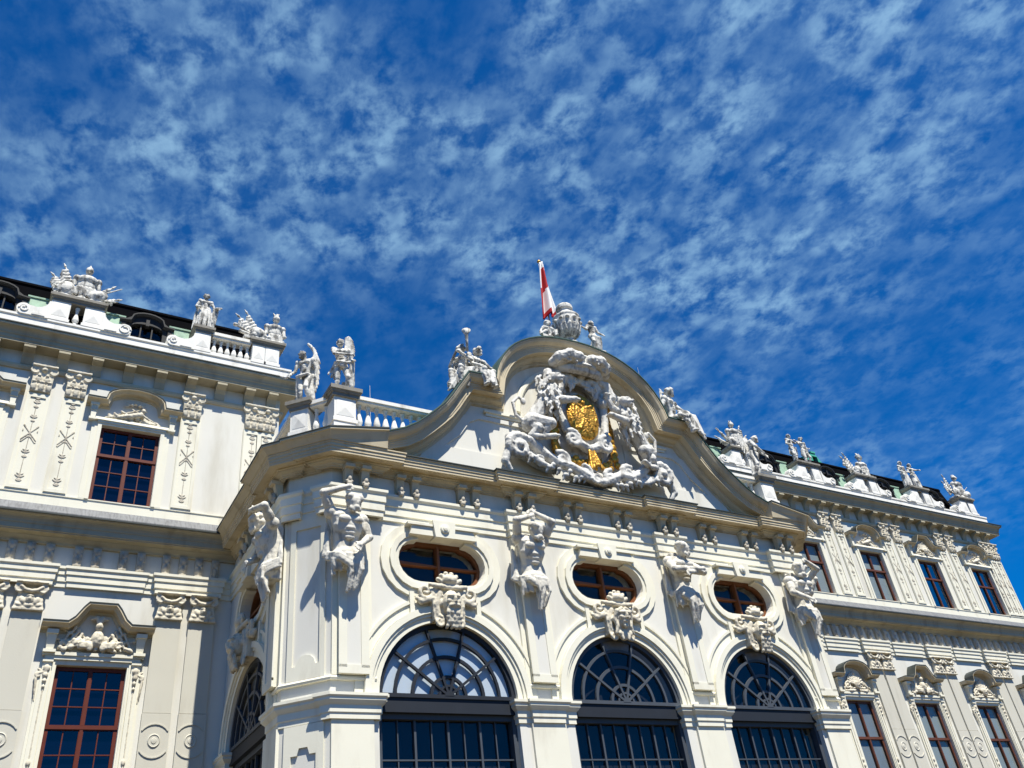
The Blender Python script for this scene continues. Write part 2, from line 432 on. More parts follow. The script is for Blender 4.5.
# ================================================================== THE WINGS
WY = 20.01
def prism(prof, x0, x1):
    """(o,z) outline pushed along the wall from x0 to x1"""
    m = MB(); m.grid([[(x, -o, z) for o, z in prof] for x in (x0, x1)], closed_u=True, caps=True); return m
# ---- shared carved pieces (local origin on the wall face)
def c_volutes(c, w, z, r, y):
    for s in (-1, 1): c.spiral((s*w, y, z), r, 1.6, 90, r*0.32, ex=(s, 0, 0), dirn=-1, bulge=0.0)
    return c
def capital_upper():
    c = Carve()
    c.box((0, -.01, .36), (.22, .07, .36), top=1.12)
    c_volutes(c, .20, .58, .10, -.10)
    c.cap((-.2, -.09, .66), (.2, -.09, .66), .035)
    for x in (-.17, 0, .17): c.ell((x, -.09, .14), (.065, .045, .14)); c.ell((x, -.125, .25), (.05, .04, .035))
    for x in (-.09, .09): c.ell((x, -.09, .36), (.06, .04, .10)); c.ell((x, -.125, .44), (.045, .035, .03))
    c.ell((0, -.12, .62), (.07, .05, .065)); c.box((0, -.05, .72), (.28, .12, .025))
    return c.mesh(.014, .006, 14)
def capital_lower():
    c = Carve()
    c.box((0, -.03, .22), (.29, .09, .20), top=.78); c.box((0, -.04, .025), (.30, .09, .025))
    c_volutes(c, .215, .46, .105, -.13); c.box((0, -.06, .595), (.31, .14, .02))
    c.chain([(-.2, -.15, .50), (-.1, -.16, .42), (0, -.17, .40), (.1, -.16, .42), (.2, -.15, .50)], [.035, .045, .05, .045, .035])
    c.ell((0, -.13, .24), (.085, .06, .10)); c.ell((0, -.19, .23), (.02, .02, .035)); c.ell((0, -.17, .29), (.08, .03, .02))
    for s in (-1, 1):
        c.ell((s*.13, -.12, .20), (.06, .04, .09), ry=s*20); c.ell((s*.19, -.11, .11), (.07, .04, .04), ry=s*-20)
    c.ell((0, -.12, .10), (.10, .04, .05))
    return c.mesh(.014, .006, 14)
def pil_ornament():
    c = Carve()
    def floret(z, s=1.0):
        c.ell((0, 0, z), (.022*s, .02, .05*s))
        for k in (-1, 1): c.ell((k*.045*s, 0, z-.02*s), (.05*s, .02, .018*s), ry=k*-35); c.ell((k*.035*s, 0, z+.03*s), (.035*s, .018, .013*s), ry=k*-30)
    c.chain([(-.13, 0, 2.58), (-.07, 0, 2.50), (0, -.01, 2.46), (.07, 0, 2.50), (.13, 0, 2.58)], .024)
    for z, s in ((2.38, 1.0), (2.24, .7), (1.96, 1.0), (1.84, .6), (1.0, 1.1), (.86, .7), (.36, 1.2), (.24, .8)): floret(z, s)
    for k in (-1, 1):
        c.chain([(k*-.16, 0, 1.30), (k*.16, 0, 1.70)], .018)
        c.chain([(k*.02, 0, 1.40), (k*.14, 0, 1.24), (k*.21, 0, 1.27), (k*.20, 0, 1.20)], .017)
        c.ell((k*.17, 0, 1.56), (.03, .015, .05), ry=k*30); c.ell((k*-.12, 0, 1.66), (.02, .015, .07), ry=k*-25)
    c.chain([(0, .005, .2), (0, .005, 1.4), (0, .005, 2.5)], .013); me = c.mesh(.011, .002, 20); me.transform(Matrix.Diagonal((1, .55, 1, 1))); return me
def bracket_face():
    c = Carve()
    c.box((0, -.05, .24), (.085, .06, .235), top=1.1); c.ell((0, -.11, .36), (.07, .05, .08)); c.ell((0, -.10, .16), (.055, .05, .10))
    for k in (-1, 1): c.ell((k*.05, -.10, .27), (.035, .04, .05)); c.cap((k*.07, -.08, .02), (k*.07, -.1, .46), .018)
    c.ell((0, -.09, .03), (.045, .04, .05))
    return c.mesh(.015, .006, 18)
def tymp_relief(kind):
    c = Carve(); rnd = random.Random(5+kind)
    if kind == 0:      # trophy of arms: plumed helmet and cuirass over fanned banners, drums and shields
        c.ell((0, -.12, .27), (.12, .10, .17)); c.ell((0, -.14, .50), (.07, .08, .085)); c.chain([(0, -.12, .56), (.05, -.12, .68), (.14, -.10, .66)], [.05, .05, .03]); c.chain([(0, -.12, .56), (-.06, -.12, .69), (-.15, -.10, .66)], [.05, .045, .03])
        for a in (-74, -58, -44, 40, 56, 72):
            d = Vector((math.sin(R(a)), 0, math.cos(R(a)))); c.cap((0, -.06, .08), d*.70+Vector((0, -.08, .06)), .022, .016); c.cap(d*.70+Vector((0, -.08, .06)), d*.78+Vector((0, -.08, .06)), .035, .008)
            for k in range(3): p = d*(.40+.09*k)+Vector((0, -.09, .07)); c.cap(p, p+Vector((-.06 if a < 0 else .06, -.02, -.13)), .035, .022)
        for k in range(34): x = rnd.uniform(-.62, .62); c.ell((x, -.07-.05*rnd.random(), rnd.uniform(.02, .34)*(1-abs(x)*.9)+.03), (rnd.uniform(.03, .08), .05, rnd.uniform(.025, .06)), ry=rnd.uniform(-80, 80))
        for s in (-1, 1): c.lathe((s*.24, -.14, .06), [(.06, 0), (.085, .01), (.085, .12), (.06, .13)], 10); c.spiral((s*.40, -.12, .15), .085, 1.2, 0, .03, ex=(s, 0, 0)); c.ell((s*.13, -.15, .12), (.07, .04, .10), ry=s*25)
    elif kind == 1:    # shell and mask with scrolls and leaves
        for a in range(-75, 76, 15):
            d = Vector((math.sin(R(a)), 0, math.cos(R(a)))); c.cap(Vector((0, -.12, .22)), d*.34+Vector((0, -.09, .22)), .022, .042)
        c.ell((0, -.15, .20), (.10, .08, .13)); c.ell((0, -.23, .19), (.02, .025, .035)); c.ell((0, -.20, .25), (.08, .03, .02)); c.ell((0, -.19, .11), (.05, .03, .03))
        for s in (-1, 1):
            c.spiral((s*.34, -.08, .20), .12, 1.5, 0, .034, ex=(s, 0, 0)); c.spiral((s*.56, -.06, .10), .08, 1.3, 0, .026, ex=(s, 0, 0)); c.chain([(s*.12, -.09, .05), (s*.34, -.11, .03), (s*.62, -.06, .04)], [.045, .05, .03])
            for k in range(5): c.ell((s*(.18+.10*k), -.10, .30-.045*k+rnd.uniform(-.03, .03)), (.055, .035, .025), ry=s*(35+10*k))
            for k in range(4): c.ell((s*(.14+.10*k), -.11, .10+rnd.uniform(-.03, .03)), (.05, .035, .025), ry=s*rnd.uniform(-40, 40))
        c.ell((0, -.11, .58), (.05, .05, .07)); c.ell((-.07, -.10, .55), (.05, .04, .03), ry=30); c.ell((.07, -.10, .55), (.05, .04, .03), ry=-30)
    else:              # reclining putto and weapons, low
        c.chain([(-.36, -.08, .08), (-.1, -.11, .14), (.14, -.11, .24)], [.06, .085, .075]); c.ell((.20, -.12, .36), (.055, .055, .065))
        c.cap((.16, -.12, .26), (.36, -.10, .14), .038, .028); c.cap((-.1, -.11, .15), (-.30, -.10, .26), .035, .028); c.cap((-.36, -.08, .08), (-.56, -.08, .05), .045, .03); c.cap((-.34, -.1, .07), (-.46, -.11, .16), .045, .03)
        for x0, x1 in ((-.66, .1), (.66, -.06), (-.5, .3)): c.cap((x0, -.05, .04), (x1, -.06, .40), .02, .016)
        for k in range(26): x = rnd.uniform(-.62, .62); c.ell((x, -.05, rnd.uniform(.02, .22*(1.1-abs(x)))), (rnd.uniform(.03, .075), .045, rnd.uniform(.02, .05)), ry=rnd.uniform(-70, 70))
        c.ell((0, -.08, .56), (.05, .05, .05))
        for s in (-1, 1): c.ell((s*.10, -.08, .52), (.065, .04, .03), ry=s*-25); c.spiral((s*.22, -.07, .50), .07, 1.2, 90, .024, ex=(s, 0, 0))
    return c.mesh(.013, .008, 18)
CAPU, CAPL, ORN, BRK = capital_upper(), capital_lower(), pil_ornament(), bracket_face()
REL = [tymp_relief(k) for k in range(3)]

# ---- window pieces, local origin: centre of the sill on the wall face
def casement(w, h, tr, bot, top, bar=.022, fr=.075):
    """w,h opening; tr height of the transom; bot/top = (columns per leaf, rows) of small panes"""
    m = MB(); y0, y1 = .07, .15
    holes = []; mid = .045
    for x0, x1 in ((-w/2+fr, -mid), (mid, w/2-fr)):
        for z0, z1 in ((fr, tr-.05), (tr+.05, h-fr)): holes.append(rect(x0, x1, z0, z1))
    m.plate(rect(-w/2+.003, w/2-.003, .003, h-.003), holes, y0, y1)
    m.box(-w/2+.004, w/2-.004, y0-.02, y0+.05, tr-.035, tr+.035)
    m.box(-.03, .03, y0-.015, y0+.05, .01, tr-.04); m.box(-.03, .03, y0-.015, y0+.05, tr+.04, h-.01)
    for (z0, z1), (nc, nr) in (((fr, tr-.05), bot), ((tr+.05, h-fr), top)):
        for x0, x1 in ((-w/2+fr, -mid), (mid, w/2-fr)):
            for i in range(1, nc): x = x0+(x1-x0)*i/nc; m.box(x-bar/2, x+bar/2, .085, .12, z0, z1)
            for j in range(1, nr): z = z0+(z1-z0)*j/nr; m.box(x0, x1, .082, .118, z-bar/2, z+bar/2)
    return m.mesh()
def sheet(w, h, y, t=.006): return MB().box(-w/2+.02, w/2-.02, y, y+t, .02, h-.02).mesh()
UW, UH, LW, LH = 1.372, 2.05, 1.372, 3.25
US, LS = 10.2, 3.08
FU = casement(UW, UH, 1.27, (2, 3), (2, 2)); FUR = casement(UW, UH, 1.27, (1, 1), (1, 1))
FL = casement(LW, LH, 2.03, (2, 4), (2, 3)); FLR = casement(LW, LH, 2.03, (1, 2), (1, 1))
PU, PL_ = sheet(UW, UH, .108), sheet(LW, LH, .108)
BU, BL = sheet(UW+.1, UH+.1, .152, .02), sheet(LW+.1, LH+.1, .152, .02)
# surrounds and hoods
def hood_path(kind, hw, zb, zt):
    if kind == 'round':
        p = [(-hw, zb), (-hw*.62, zb)]+[(hw*.60*math.cos(R(180-a)), zb+(zt-zb)*(.25+.75*math.sin(R(a)))) for a in (12, 30, 50, 70, 90, 110, 130, 150, 168)]+[(hw*.62, zb), (hw, zb)]
    else:
        p = [(-hw, zb), (-hw*.56, zb), (-hw*.45, zb+(zt-zb)*.25), (-hw*.33, zb+(zt-zb)*.75), (-hw*.25, zt), (hw*.25, zt), (hw*.33, zb+(zt-zb)*.75), (hw*.45, zb+(zt-zb)*.25), (hw*.56, zb), (hw, zb)]
    return p
def hood(kind, hw, zb, zt, o):
    m = MB()
    m.sweep([(0, -.02), (0, o), (.035, o), (.05, o-.05), (.085, o-.09), (.10, o-.10), (.10, .06), (.15, .04), (.15, -.02)], hood_path(kind, hw, zb, zt), side=1)
    return m.mesh()
def hood_edge(kind, hw, zb, zt, o):
    m = MB(); m.sweep([(-.018, -.02), (-.018, o+.015), (-.001, o+.015), (-.001, -.02)], hood_path(kind, hw, zb, zt), side=1); return m.mesh()
def surround_u():
    m = MB(); h = UH
    m.plate([(-.91, 0), (-.689, 0), (-.689, h+.003), (.689, h+.003), (.689, 0), (.91, 0), (.91, h+.22), (-.91, h+.22)], [], -.05, .01)
    m.plate([(-.78, 0), (-.692, 0), (-.692, h+.006), (.692, h+.006), (.692, 0), (.78, 0), (.78, h+.09), (-.78, h+.09)], [], -.075, -.02)
    m.box(-.86, .86, -.13, 0, h+.12, h+.20, ty=.02); m.box(-.80, .80, -.10, 0, h+.06, h+.12)
    for s in (-1, 1):
        m.box(s*.93-.085, s*.93+.085, -.14, 0, h+.10, h+.16); m.box(s*.93-.10, s*.93+.10, -.17, 0, h+.50, h+.58)
        m.box(s*.93-.07, s*.93+.07, -.12, 0, h+.16, h+.50, bx=.015)
        for k in range(4): m.box(s*.93-.075+k*.04, s*.93-.045+k*.04, -.145, -.1, h+.36, h+.50)
    return m.mesh()
def surround_l():
    m = MB(); h = LH
    m.plate([(-1.0, 0), (-.689, 0), (-.689, h+.003), (.689, h+.003), (.689, 0), (1.0, 0), (1.0, h+.10), (-1.0, h+.10)], [], -.05, .01)
    for s in (-1, 1):
        m.box(s*.86-.085, s*.86+.085, -.09, 0, .02, h+.06); m.box(s*.74-.02, s*.74+.02, -.075, 0, .02, h+.05)
        m.box(s*.86-.10, s*.86+.10, -.13, 0, h+.04, h+.10)
        m.box(s*.88-.09, s*.88+.09, -.20, 0, h+.28, h+.60, bx=.02, by=.06); m.box(s*.88-.11, s*.88+.11, -.24, 0, h+.60, h+.69)
        m.box(s*.88-.12, s*.88+.12, -.20, 0, h+.22, h+.28)
    m.box(-.99, .99, -.16, 0, h+.18, h+.25, ty=.03, by=.03); m.box(-.93, .93, -.10, 0, h+.10, h+.18)
    return m.mesh()
SU, SL = surround_u(), surround_l()
HU = {k: hood(k, 1.13, 2.72, 3.14, .28) for k in ('round', 'flat')}
HUE = {k: hood_edge(k, 1.13, 2.72, 3.14, .28) for k in ('round', 'flat')}
HL = {k: hood(k, 1.12, 4.08, 4.52, .36) for k in ('round', 'flat')}
HLE = {k: hood_edge(k, 1.12, 4.08, 4.52, .36) for k in ('round', 'flat')}
def side_drop(s):
    c = Carve(); c.chain([(s*.86, -.10, .75), (s*.86, -.09, 2.0), (s*.86, -.10, 3.2)], .018); c.chain([(s*.86, -.10, 3.1), (s*1.0, -.06, 3.05)], .03)
    for z, r in ((3.16, .07), (3.02, .055), (2.90, .045), (2.78, .035)): c.ell((s*.86, -.10, z), (r, .04, r*1.1))
    c.spiral((s*1.0, -.06, 3.05), .09, 1.2, 90, .03, ex=(s, 0, 0)); c.chain([(s*1.02, -.05, 2.95), (s*1.0, -.06, 2.7), (s*.98, -.05, 2.5)], [.035, .025, .015])
    for z in (.95, 1.15, 1.32): c.ell((s*.86, -.10, z), (.045, .03, .07))
    c.spiral((s*.86, -.09, .80), .07, 1.2, 0, .022)
    return c.mesh(.015, .004, 18)
DROPS = [side_drop(-1), side_drop(1)]

def wing_window(wing, u, floor, kind, left, back):
    gl = M['glassb'] if left else M['glassr'] if back is M['dark'] else M['glass']
    h = 'frame'
    if floor == 'u':
        m = T(u, WY, US)
        f = place('window', FU if left else FUR, M['wood'] if left else M['woodr'], wing, m)
        place('pane', PU, gl, f, m); place('window_backing', BU, back, f, m)  # back sheet: a pale curtain, or near-black in place of the unlit room
        s = place('window_surround', SU, M['pale'], wing, m)
        hd = place('window_hood', HU[kind], M['cream'], wing, m); place('metal_flashing', HUE[kind], M['edge'], hd, m)
        place('carved_relief', REL[2] if kind == 'round' else REL[1], M['relief'], hd, T(u, WY, US+UH+.20))
    else:
        m = T(u, WY, LS)
        f = place('window', FL if left else FLR, M['wood'] if left else M['woodr'], wing, m)
        place('pane', PL_, gl, f, m); place('window_backing', BL, back, f, m)  # same back sheet
        s = place('window_surround', SL, M['pale'], wing, m); [place('carved_drop', d, M['relief'], s, m) for d in DROPS]
        hd = place('window_hood', HL[kind], M['cream'], wing, m); place('metal_flashing', HLE[kind], M['edge'], hd, m)
        place('carved_relief', REL[0] if kind == 'flat' else REL[1], M['relief'], hd, T(u, WY, LS+LH+.25, s=1.12))
# ---- pilasters
def pil_u():
    m = MB(); m.box(-.25, .25, -.05, .01, 0, 2.68); m.box(-.235, -.165, -.075, -.04, .05, 2.62); m.box(.165, .235, -.075, -.04, .05, 2.62)
    m.box(-.165, .165, -.075, -.04, .05, .13); m.box(-.165, .165, -.075, -.04, 2.52, 2.62)
    return m.mesh()
def pil_l():
    m = MB(); m.box(-.285, .285, -.07, .01, 2.32, 4.34); m.box(-.295, .295, -.08, .01, -4.7, 2.31)
    for s in (-1, 1):
        m.sweep([(0, .065), (0, .10), (.022, .10), (.022, .065)], arc(0, 1.75+.02*s, .33, 90*s-55, 90*s+55, 8), side=-1)
    rows = [(.001, -.105), (.05, -.10), (.06, -.09), (.10, -.09), (.112, -.102), (.128, -.09), (.135, -.07)]
    seg = 20
    m.grid([[(r*math.cos(2*pi*i/seg), y, 1.75+r*1.1*math.sin(2*pi*i/seg)) for i in range(seg)] for r, y in rows], closed_u=True, caps=True)
    return m.mesh()
PILU, PILL = pil_u(), pil_l()
def upper_pilaster(wing, u):
    p = place('pilaster', PILU, M['pale'], wing, T(u, WY, 10.2)); place('capital', CAPU, M['relief'], p, T(u, WY-.03, 12.87)); place('carved_ornament', ORN, M['orn'], p, T(u, WY-.055, 10.22))
def lower_pilaster(wing, u):
    p = place('lower_pilaster', PILL, M['pale2'], wing, T(u, WY, 3.08))
    place('capital', CAPL, M['relief'], p, T(u, WY-.03, 7.42))
# ---- attic pieces
def volute_plate(s):
    m = MB(); pts = [(.62, 15.0), (.62, 15.56), (.66, 15.56)]
    pts += [(.66+.30*(1-math.cos(R(a))), 15.56-.28*math.sin(R(a))) for a in (20, 40, 60, 80)]
    pts += [(1.19+.17*math.cos(R(a)), 15.17+.17*math.sin(R(a))) for a in (130, 105, 80, 55, 30, 5, -20, -50)]+[(1.25, 15.0)]
    pts = [(p[0]*s, p[1]-15.0) for p in pts]
    m.plate(pts, [], -.26, -.02)
    m.sweep([(0, .25), (0, .285), (.035, .285), (.035, .25)], [(1.19*s+.13*math.cos(R(a))*(1-a/900)*s, .17+.13*math.sin(R(a))*(1-a/900)) for a in range(0, 500, 30)], side=1)
    m.box(min(.70*s, 1.0*s), max(.70*s, 1.0*s), -.275, -.03, .03, .10)
    return m.mesh()
def die(w, h, d=.42):
    m = MB(); m.box(-w/2, w/2, -d/2, d/2, 0, h); m.box(-w/2-.03, w/2+.03, -d/2-.03, d/2+.03, 0, .09)
    x0, x1, z0, z1, y = -w/2+.05, w/2-.05, .16, h-.06, -d/2-.004
    v = [m.bm.verts.new(p) for p in ((x0, y, z0), (x1, y, z0), (x1, y, z1), (x0, y, z1), (0, y-.022, (z0+z1)/2))]
    for i in range(4): m.bm.faces.new([v[i], v[(i+1) % 4], v[4]])
    return m.mesh(weld=False)
def coping(w, d, h=.2):
    m = MB(); m.box(-w/2+.05, w/2-.05, -d/2+.05, d/2-.05, 0, h*.35); m.box(-w/2, w/2, -d/2, d/2, h*.35, h*.6, bx=.03, by=.03); m.box(-w/2-.02, w/2+.02, -d/2-.02, d/2+.02, h*.6, h)
    return m.mesh()
def baluster_mesh(h):
    m = MB(); k = h
    m.lathe([(.06, 0), (.06, .07*k), (.035, .10*k), (.04, .14*k), (.075, .25*k), (.08, .34*k), (.06, .48*k), (.035, .66*k), (.032, .78*k), (.05, .82*k), (.035, .86*k), (.06, .93*k), (.06, k)], 12)
    return m.mesh(smooth=True)
VOLL, VOLR = volute_plate(-1), volute_plate(1)
DIE = die(.46, .65); COPW = coping(1.34, .56); COPS = coping(.56, .56); BALA = baluster_mesh(.58); COPE = coping(.98, .56)
AY = 20.01
def double_pedestal(wing, u):
    d1 = place('attic_pedestal', DIE, M['attic'], wing, T(u-.40, AY, 15.02)); place('attic_pedestal', DIE, M['attic'], wing, T(u+.40, AY, 15.02))
    place('coping', COPW, M['cap'], d1, T(u, AY, 15.67)); place('baluster', BALA, M['attic'], d1, T(u, AY-.08, 15.06)); 
    place('volute', VOLL, M['attic'], d1, T(u, AY, 15.0)); place('volute', VOLR, M['attic'], d1, T(u, AY, 15.0))
def dormer_mesh():
    m = MB(); p = [(-.62, 0), (-.62, .62)]+[(.62*math.cos(R(180-a)), .66+.26*math.sin(R(a))) for a in range(20, 161, 20)]+[(.62, .62), (.62, 0)]
    hole = [(-.46, .10), (.46, .10), (.46, .50)]+[(.46*math.cos(R(a)), .50+.14*math.sin(R(a))) for a in (40, 65, 90, 115, 140)]+[(-.46, .50)]
    m.plate(p, [hole], -.1, .9)
    m.sweep([(0, .1), (0, .22), (.04, .22), (.09, .14), (.09, .1)], [(-.78, .62), (-.5, .66)]+[(.5*math.cos(R(180-a)), .72+.28*math.sin(R(a))) for a in range(30, 151, 20)]+[(.5, .66), (.78, .62)], side=1)
    for x in (-.16, .16): m.box(x-.02, x+.02, -.05, .02, .10, .62)
    for s in (-1, 1): m.box(s*.66-.06, s*.66+.06, -.16, .4, 0, .56)
    m.box(-.05, .05, -.17, 0, .55, .78); m.box(-.8, .8, -.18, .3, -.1, 0)
    return m.mesh()
DORM = dormer_mesh(); DGL = MB().box(-.5, .5, .06, .07, .06, .68).mesh(); DBK = MB().box(-.58, .58, .4, .41, .0, .80).mesh()
def roof_mesh(x0, x1, hip0, hip1):
    m = MB(); P = [(20.30, 14.95), (20.78, 16.70), (20.74, 16.74), (20.78, 16.84), (23.0, 17.5), (23.0, 14.95)]
    rows = []
    for x, hp in ((x0, hip0), (x1, hip1)): rows.append([(x+hp*(z-14.95), y, z) for y, z in P])
    m.grid(rows, closed_u=True, caps=True); return m.mesh()
def apron_mesh(x0, x1):
    m = MB(); m.hexa([(x0, 20.16, 14.95), (x1, 20.16, 14.95), (x1, 20.5, 14.95), (x0, 20.5, 14.95), (x0+.05, 20.34, 16.02), (x1-.05, 20.34, 16.02), (x1-.05, 20.6, 16.02), (x0+.05, 20.6, 16.02)])
    m.box(x0+.02, x1-.02, 20.30, 20.40, 16.0, 16.05)
    return m.mesh()

UC = [(-.02, 14.02), (.355, 14.04), (.355, 14.10), (.375, 14.12), (.375, 14.21), (.40, 14.23), (.405, 14.28), (.43, 14.33), (.475, 14.37), (.52, 14.39), (.53, 14.41), (.53, 14.46), (-.02, 14.5)]
USTR = [(-.02, 13.48), (.05, 13.48), (.08, 13.54), (.08, 13.60), (-.02, 13.63)]
UEDGE = [(.40, 14.463), (.555, 14.463), (.555, 14.492), (.40, 14.51)]
UBAND = [(-.3, 14.46), (.20, 14.46), (.20, 14.92), (.23, 14.95), (.23, 15.015), (-.3, 15.02)]
LC = [(-.02, 8.97), (.07, 8.97), (.09, 9.02), (.18, 9.09), (.19, 9.11), (.34, 9.13), (.34, 9.15), (.365, 9.16), (.365, 9.27), (.385, 9.29), (.39, 9.34), (.42, 9.39), (.47, 9.43), (.52, 9.45), (.53, 9.47), (.53, 9.50), (-.02, 9.62)]
LEDGE = [(.30, 9.52), (.555, 9.503), (.555, 9.53), (.40, 9.76), (-.01, 9.80), (-.01, 9.75)]
LARCH = [(-.02, 8.02), (.04, 8.02), (.04, 8.13), (.065, 8.14), (.065, 8.28), (.09, 8.29), (.09, 8.39), (.12, 8.42), (.12, 8.48), (-.02, 8.51)]
DADO = [(-.01, 9.79), (.03, 9.79), (.03, 10.17), (.05, 10.18), (.05, 10.205), (-.01, 10.21)]
CORB = [(0, 13.63), (.05, 13.63), (.075, 13.70), (.10, 13.80), (.17, 13.89), (.28, 13.93), (.345, 13.96), (.345, 14.035), (0, 14.035)]
CORBM = prism(CORB, -.13, .13).mesh()

def ressauts(x0, x1, y, segs, r):
    """plan path along x at y with pieces stepping out by r (or by their own depth)"""
    pts = [(x0, y)]
    for sg in sorted(segs):
        a, b = sg[:2]; q = sg[2] if len(sg) > 2 else r
        if a > x0: pts += [(a, y), (a, y-q)]
        else: pts[-1] = (x0, y-q)
        if b < x1: pts += [(b, y-q), (b, y)]
        else: pts += [(b, y-q)]
    if pts[-1][0] < x1: pts.append((x1, y))
    return pts

def build_wing(name, label, x0, x1, wins, lows, pil_up, pil_lo, left):
    wing = empty(name, ((x0+x1)/2, WY+2, -1.7), label, 'palace wing')
    holes = [rect(u-UW/2, u+UW/2, US, US+UH) for u, *_ in wins]+[rect(u-LW/2, u+LW/2, LS, LS+LH) for u, *_ in lows]
    lx1 = x1 if left else 36.0
    if left: outer = [(x0, -1.7), (-6.9, -1.7), (-6.9, 9.4), (x1, 9.4), (x1, 14.2), (x0, 14.2)]
    else: outer = [(6.9, -1.7), (lx1, -1.7), (lx1, 9.6), (x1, 9.6), (x1, 14.2), (x0, 14.2), (x0, 9.4), (6.9, 9.4)]
    m = MB(); m.plate(outer, holes, 0, .55); place('wall', m.mesh(), M['white'], wing, T(0, WY, 0))
    e = x1 if left else x0
    m = MB(); m.box(min(e, e-.5 if left else e+.5), max(e, e-.5 if left else e+.5), WY+.551, WY+6, 9.0, 14.2)
    if not left: m.box(x1-.5, x1, WY+.551, WY+6, 9.6, 14.2)
    place('end_wall', m.mesh(), M['white'], wing)
    ends = [(x0, WY), (x1, WY), (x1, WY+5)] if left else [(x0, WY+5), (x0, WY), (x1, WY), (x1, WY+5)]
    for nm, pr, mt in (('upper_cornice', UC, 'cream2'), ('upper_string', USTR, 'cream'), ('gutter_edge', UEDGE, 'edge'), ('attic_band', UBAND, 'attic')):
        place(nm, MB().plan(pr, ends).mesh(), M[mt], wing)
    # plain lower cornice stops at the porch
    lo = [(x0, WY), (-6.9, WY)] if left else [(6.9, WY), (lx1, WY)]
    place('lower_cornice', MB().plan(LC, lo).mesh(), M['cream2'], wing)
    place('lead_gutter', MB().plan(LEDGE, lo).mesh(), M['gutter'], wing)
    place('metal_edge', MB().plan([(.50, 9.47), (.562, 9.47), (.562, 9.506), (.50, 9.502)], lo).mesh(), M['edge'], wing)
    dd = [(x0, WY), (x1, WY)]
    place('dado', MB().plan(DADO, dd).mesh(), M['pale'], wing)
    segs = [(u-.33, u+.33, .10) for u in pil_lo]+[(u-.75, u+.75, .04) for u, *_ in lows]
    mg = []
    for sgm in sorted(segs):
        if mg and sgm[0] <= mg[-1][1]+.12 and sgm[2] == mg[-1][2]: mg[-1] = (mg[-1][0], sgm[1], sgm[2])
        else: mg.append(sgm)
    place('architrave', MB().plan(LARCH, ressauts(lo[0][0], lo[1][0], WY, mg, .1)).mesh(), M['pale'], wing)
    # brackets of both cornices
    us = [u for u in np.arange(x0+.4, x1-.5, .775)]
    if left: us = [u for u in np.arange(-7.35, -19.5, -.775)]+[-6.72]
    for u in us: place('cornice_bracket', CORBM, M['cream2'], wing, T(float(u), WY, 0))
    bs = []
    if left:
        for u in pil_lo: bs += [u-.19, u+.19]
        for u, *_ in lows: bs += [u-.67, u-.29, u+.27, u+.65]
        bs = [b for b in bs if b > -15.5]
    else: bs = list(np.arange(8.3, 31.0, .46))
    for u in sorted(bs): place('frieze_bracket', BRK, M['orn'], wing, T(float(u), WY, 8.50))
    for u, kind, back in wins: wing_window(wing, u, 'u', kind, left, back)
    for u, kind, back in lows: wing_window(wing, u, 'l', kind, left, back)
    for u in pil_up: upper_pilaster(wing, u)
    for u in pil_lo: lower_pilaster(wing, u)
    return wing

WL = build_wing('palace_wing', 'white palace wing left of the porch with dark navy window panes and red frames', -24, -6.45,
    [(-10.16, 'round', M['dark']), (-13.78, 'flat', M['dark']), (-17.4, 'round', M['dark']), (-21.0, 'flat', M['dark'])],
    [(-10.16, 'flat', M['dark']), (-13.78, 'round', M['dark']), (-17.4, 'flat', M['dark']), (-21.0, 'round', M['dark'])],
    [-12.34, -11.57, -8.78, -7.16, -6.80, -15.95, -15.2, -19.5, -18.8], [-12.34, -11.60, -8.76, -8.02, -15.95, -15.2, -19.5, -18.8], True)
WR = build_wing('palace_wing', 'white palace wing right of the porch, long row of brown framed windows with pale blinds', 6.45, 26.75,
    [(10.34, 'flat', M['curtain']), (13.95, 'flat', M['curtain']), (17.56, 'round', M['curtain']), (21.17, 'flat', M['dark']), (24.78, 'round', M['dark'])],
    [(10.34, 'flat', M['curtain']), (13.95, 'round', M['grey']), (17.56, 'flat', M['curtain']), (21.17, 'round', M['curtain']), (24.78, 'flat', M['grey']), (28.4, 'round', M['grey'])],
    [8.78, 7.0, 11.75, 12.5, 15.32, 16.06, 18.93, 19.67, 22.54, 23.28, 25.75, 26.15, 26.5], [8.02, 8.76, 11.75, 12.5, 15.38, 16.06, 19.0, 19.66, 22.6, 23.26, 26.2, 26.85, 29.8, 30.5], False)
# attic, roofs
for wing, x0, x1, dors, peds in ((WL, -24, -7.38, [-10.17, -13.79, -17.4], [-11.94, -15.56]), (WR, 7.38, 25.9, [13.56, 17.15, 20.7, 24.2], [11.75, 15.37, 18.88, 22.5])):
    place('roof', roof_mesh(x0, x1, 0, 0), M['slate'], wing)
    place('attic_backing', MB().box(x0, x1, 20.3, 22.9, 13.9, 14.96).mesh(), M['slate'], wing)
    for u in dors:
        d = place('dormer', DORM, M['dormer'], wing, T(u, 20.42, 15.34, s=.92)); place('dormer_pane', DGL, M['glass'], d, T(u, 20.42, 15.34, s=.92)); place('dormer_back', DBK, M['grey'], d, T(u, 20.42, 15.34, s=.92))
    for u in peds:
        double_pedestal(wing, u)
        for s in (-1, 1): place('copper_apron', apron_mesh(u+s*.90-.32, u+s*.90+.32), M['copper'], wing)
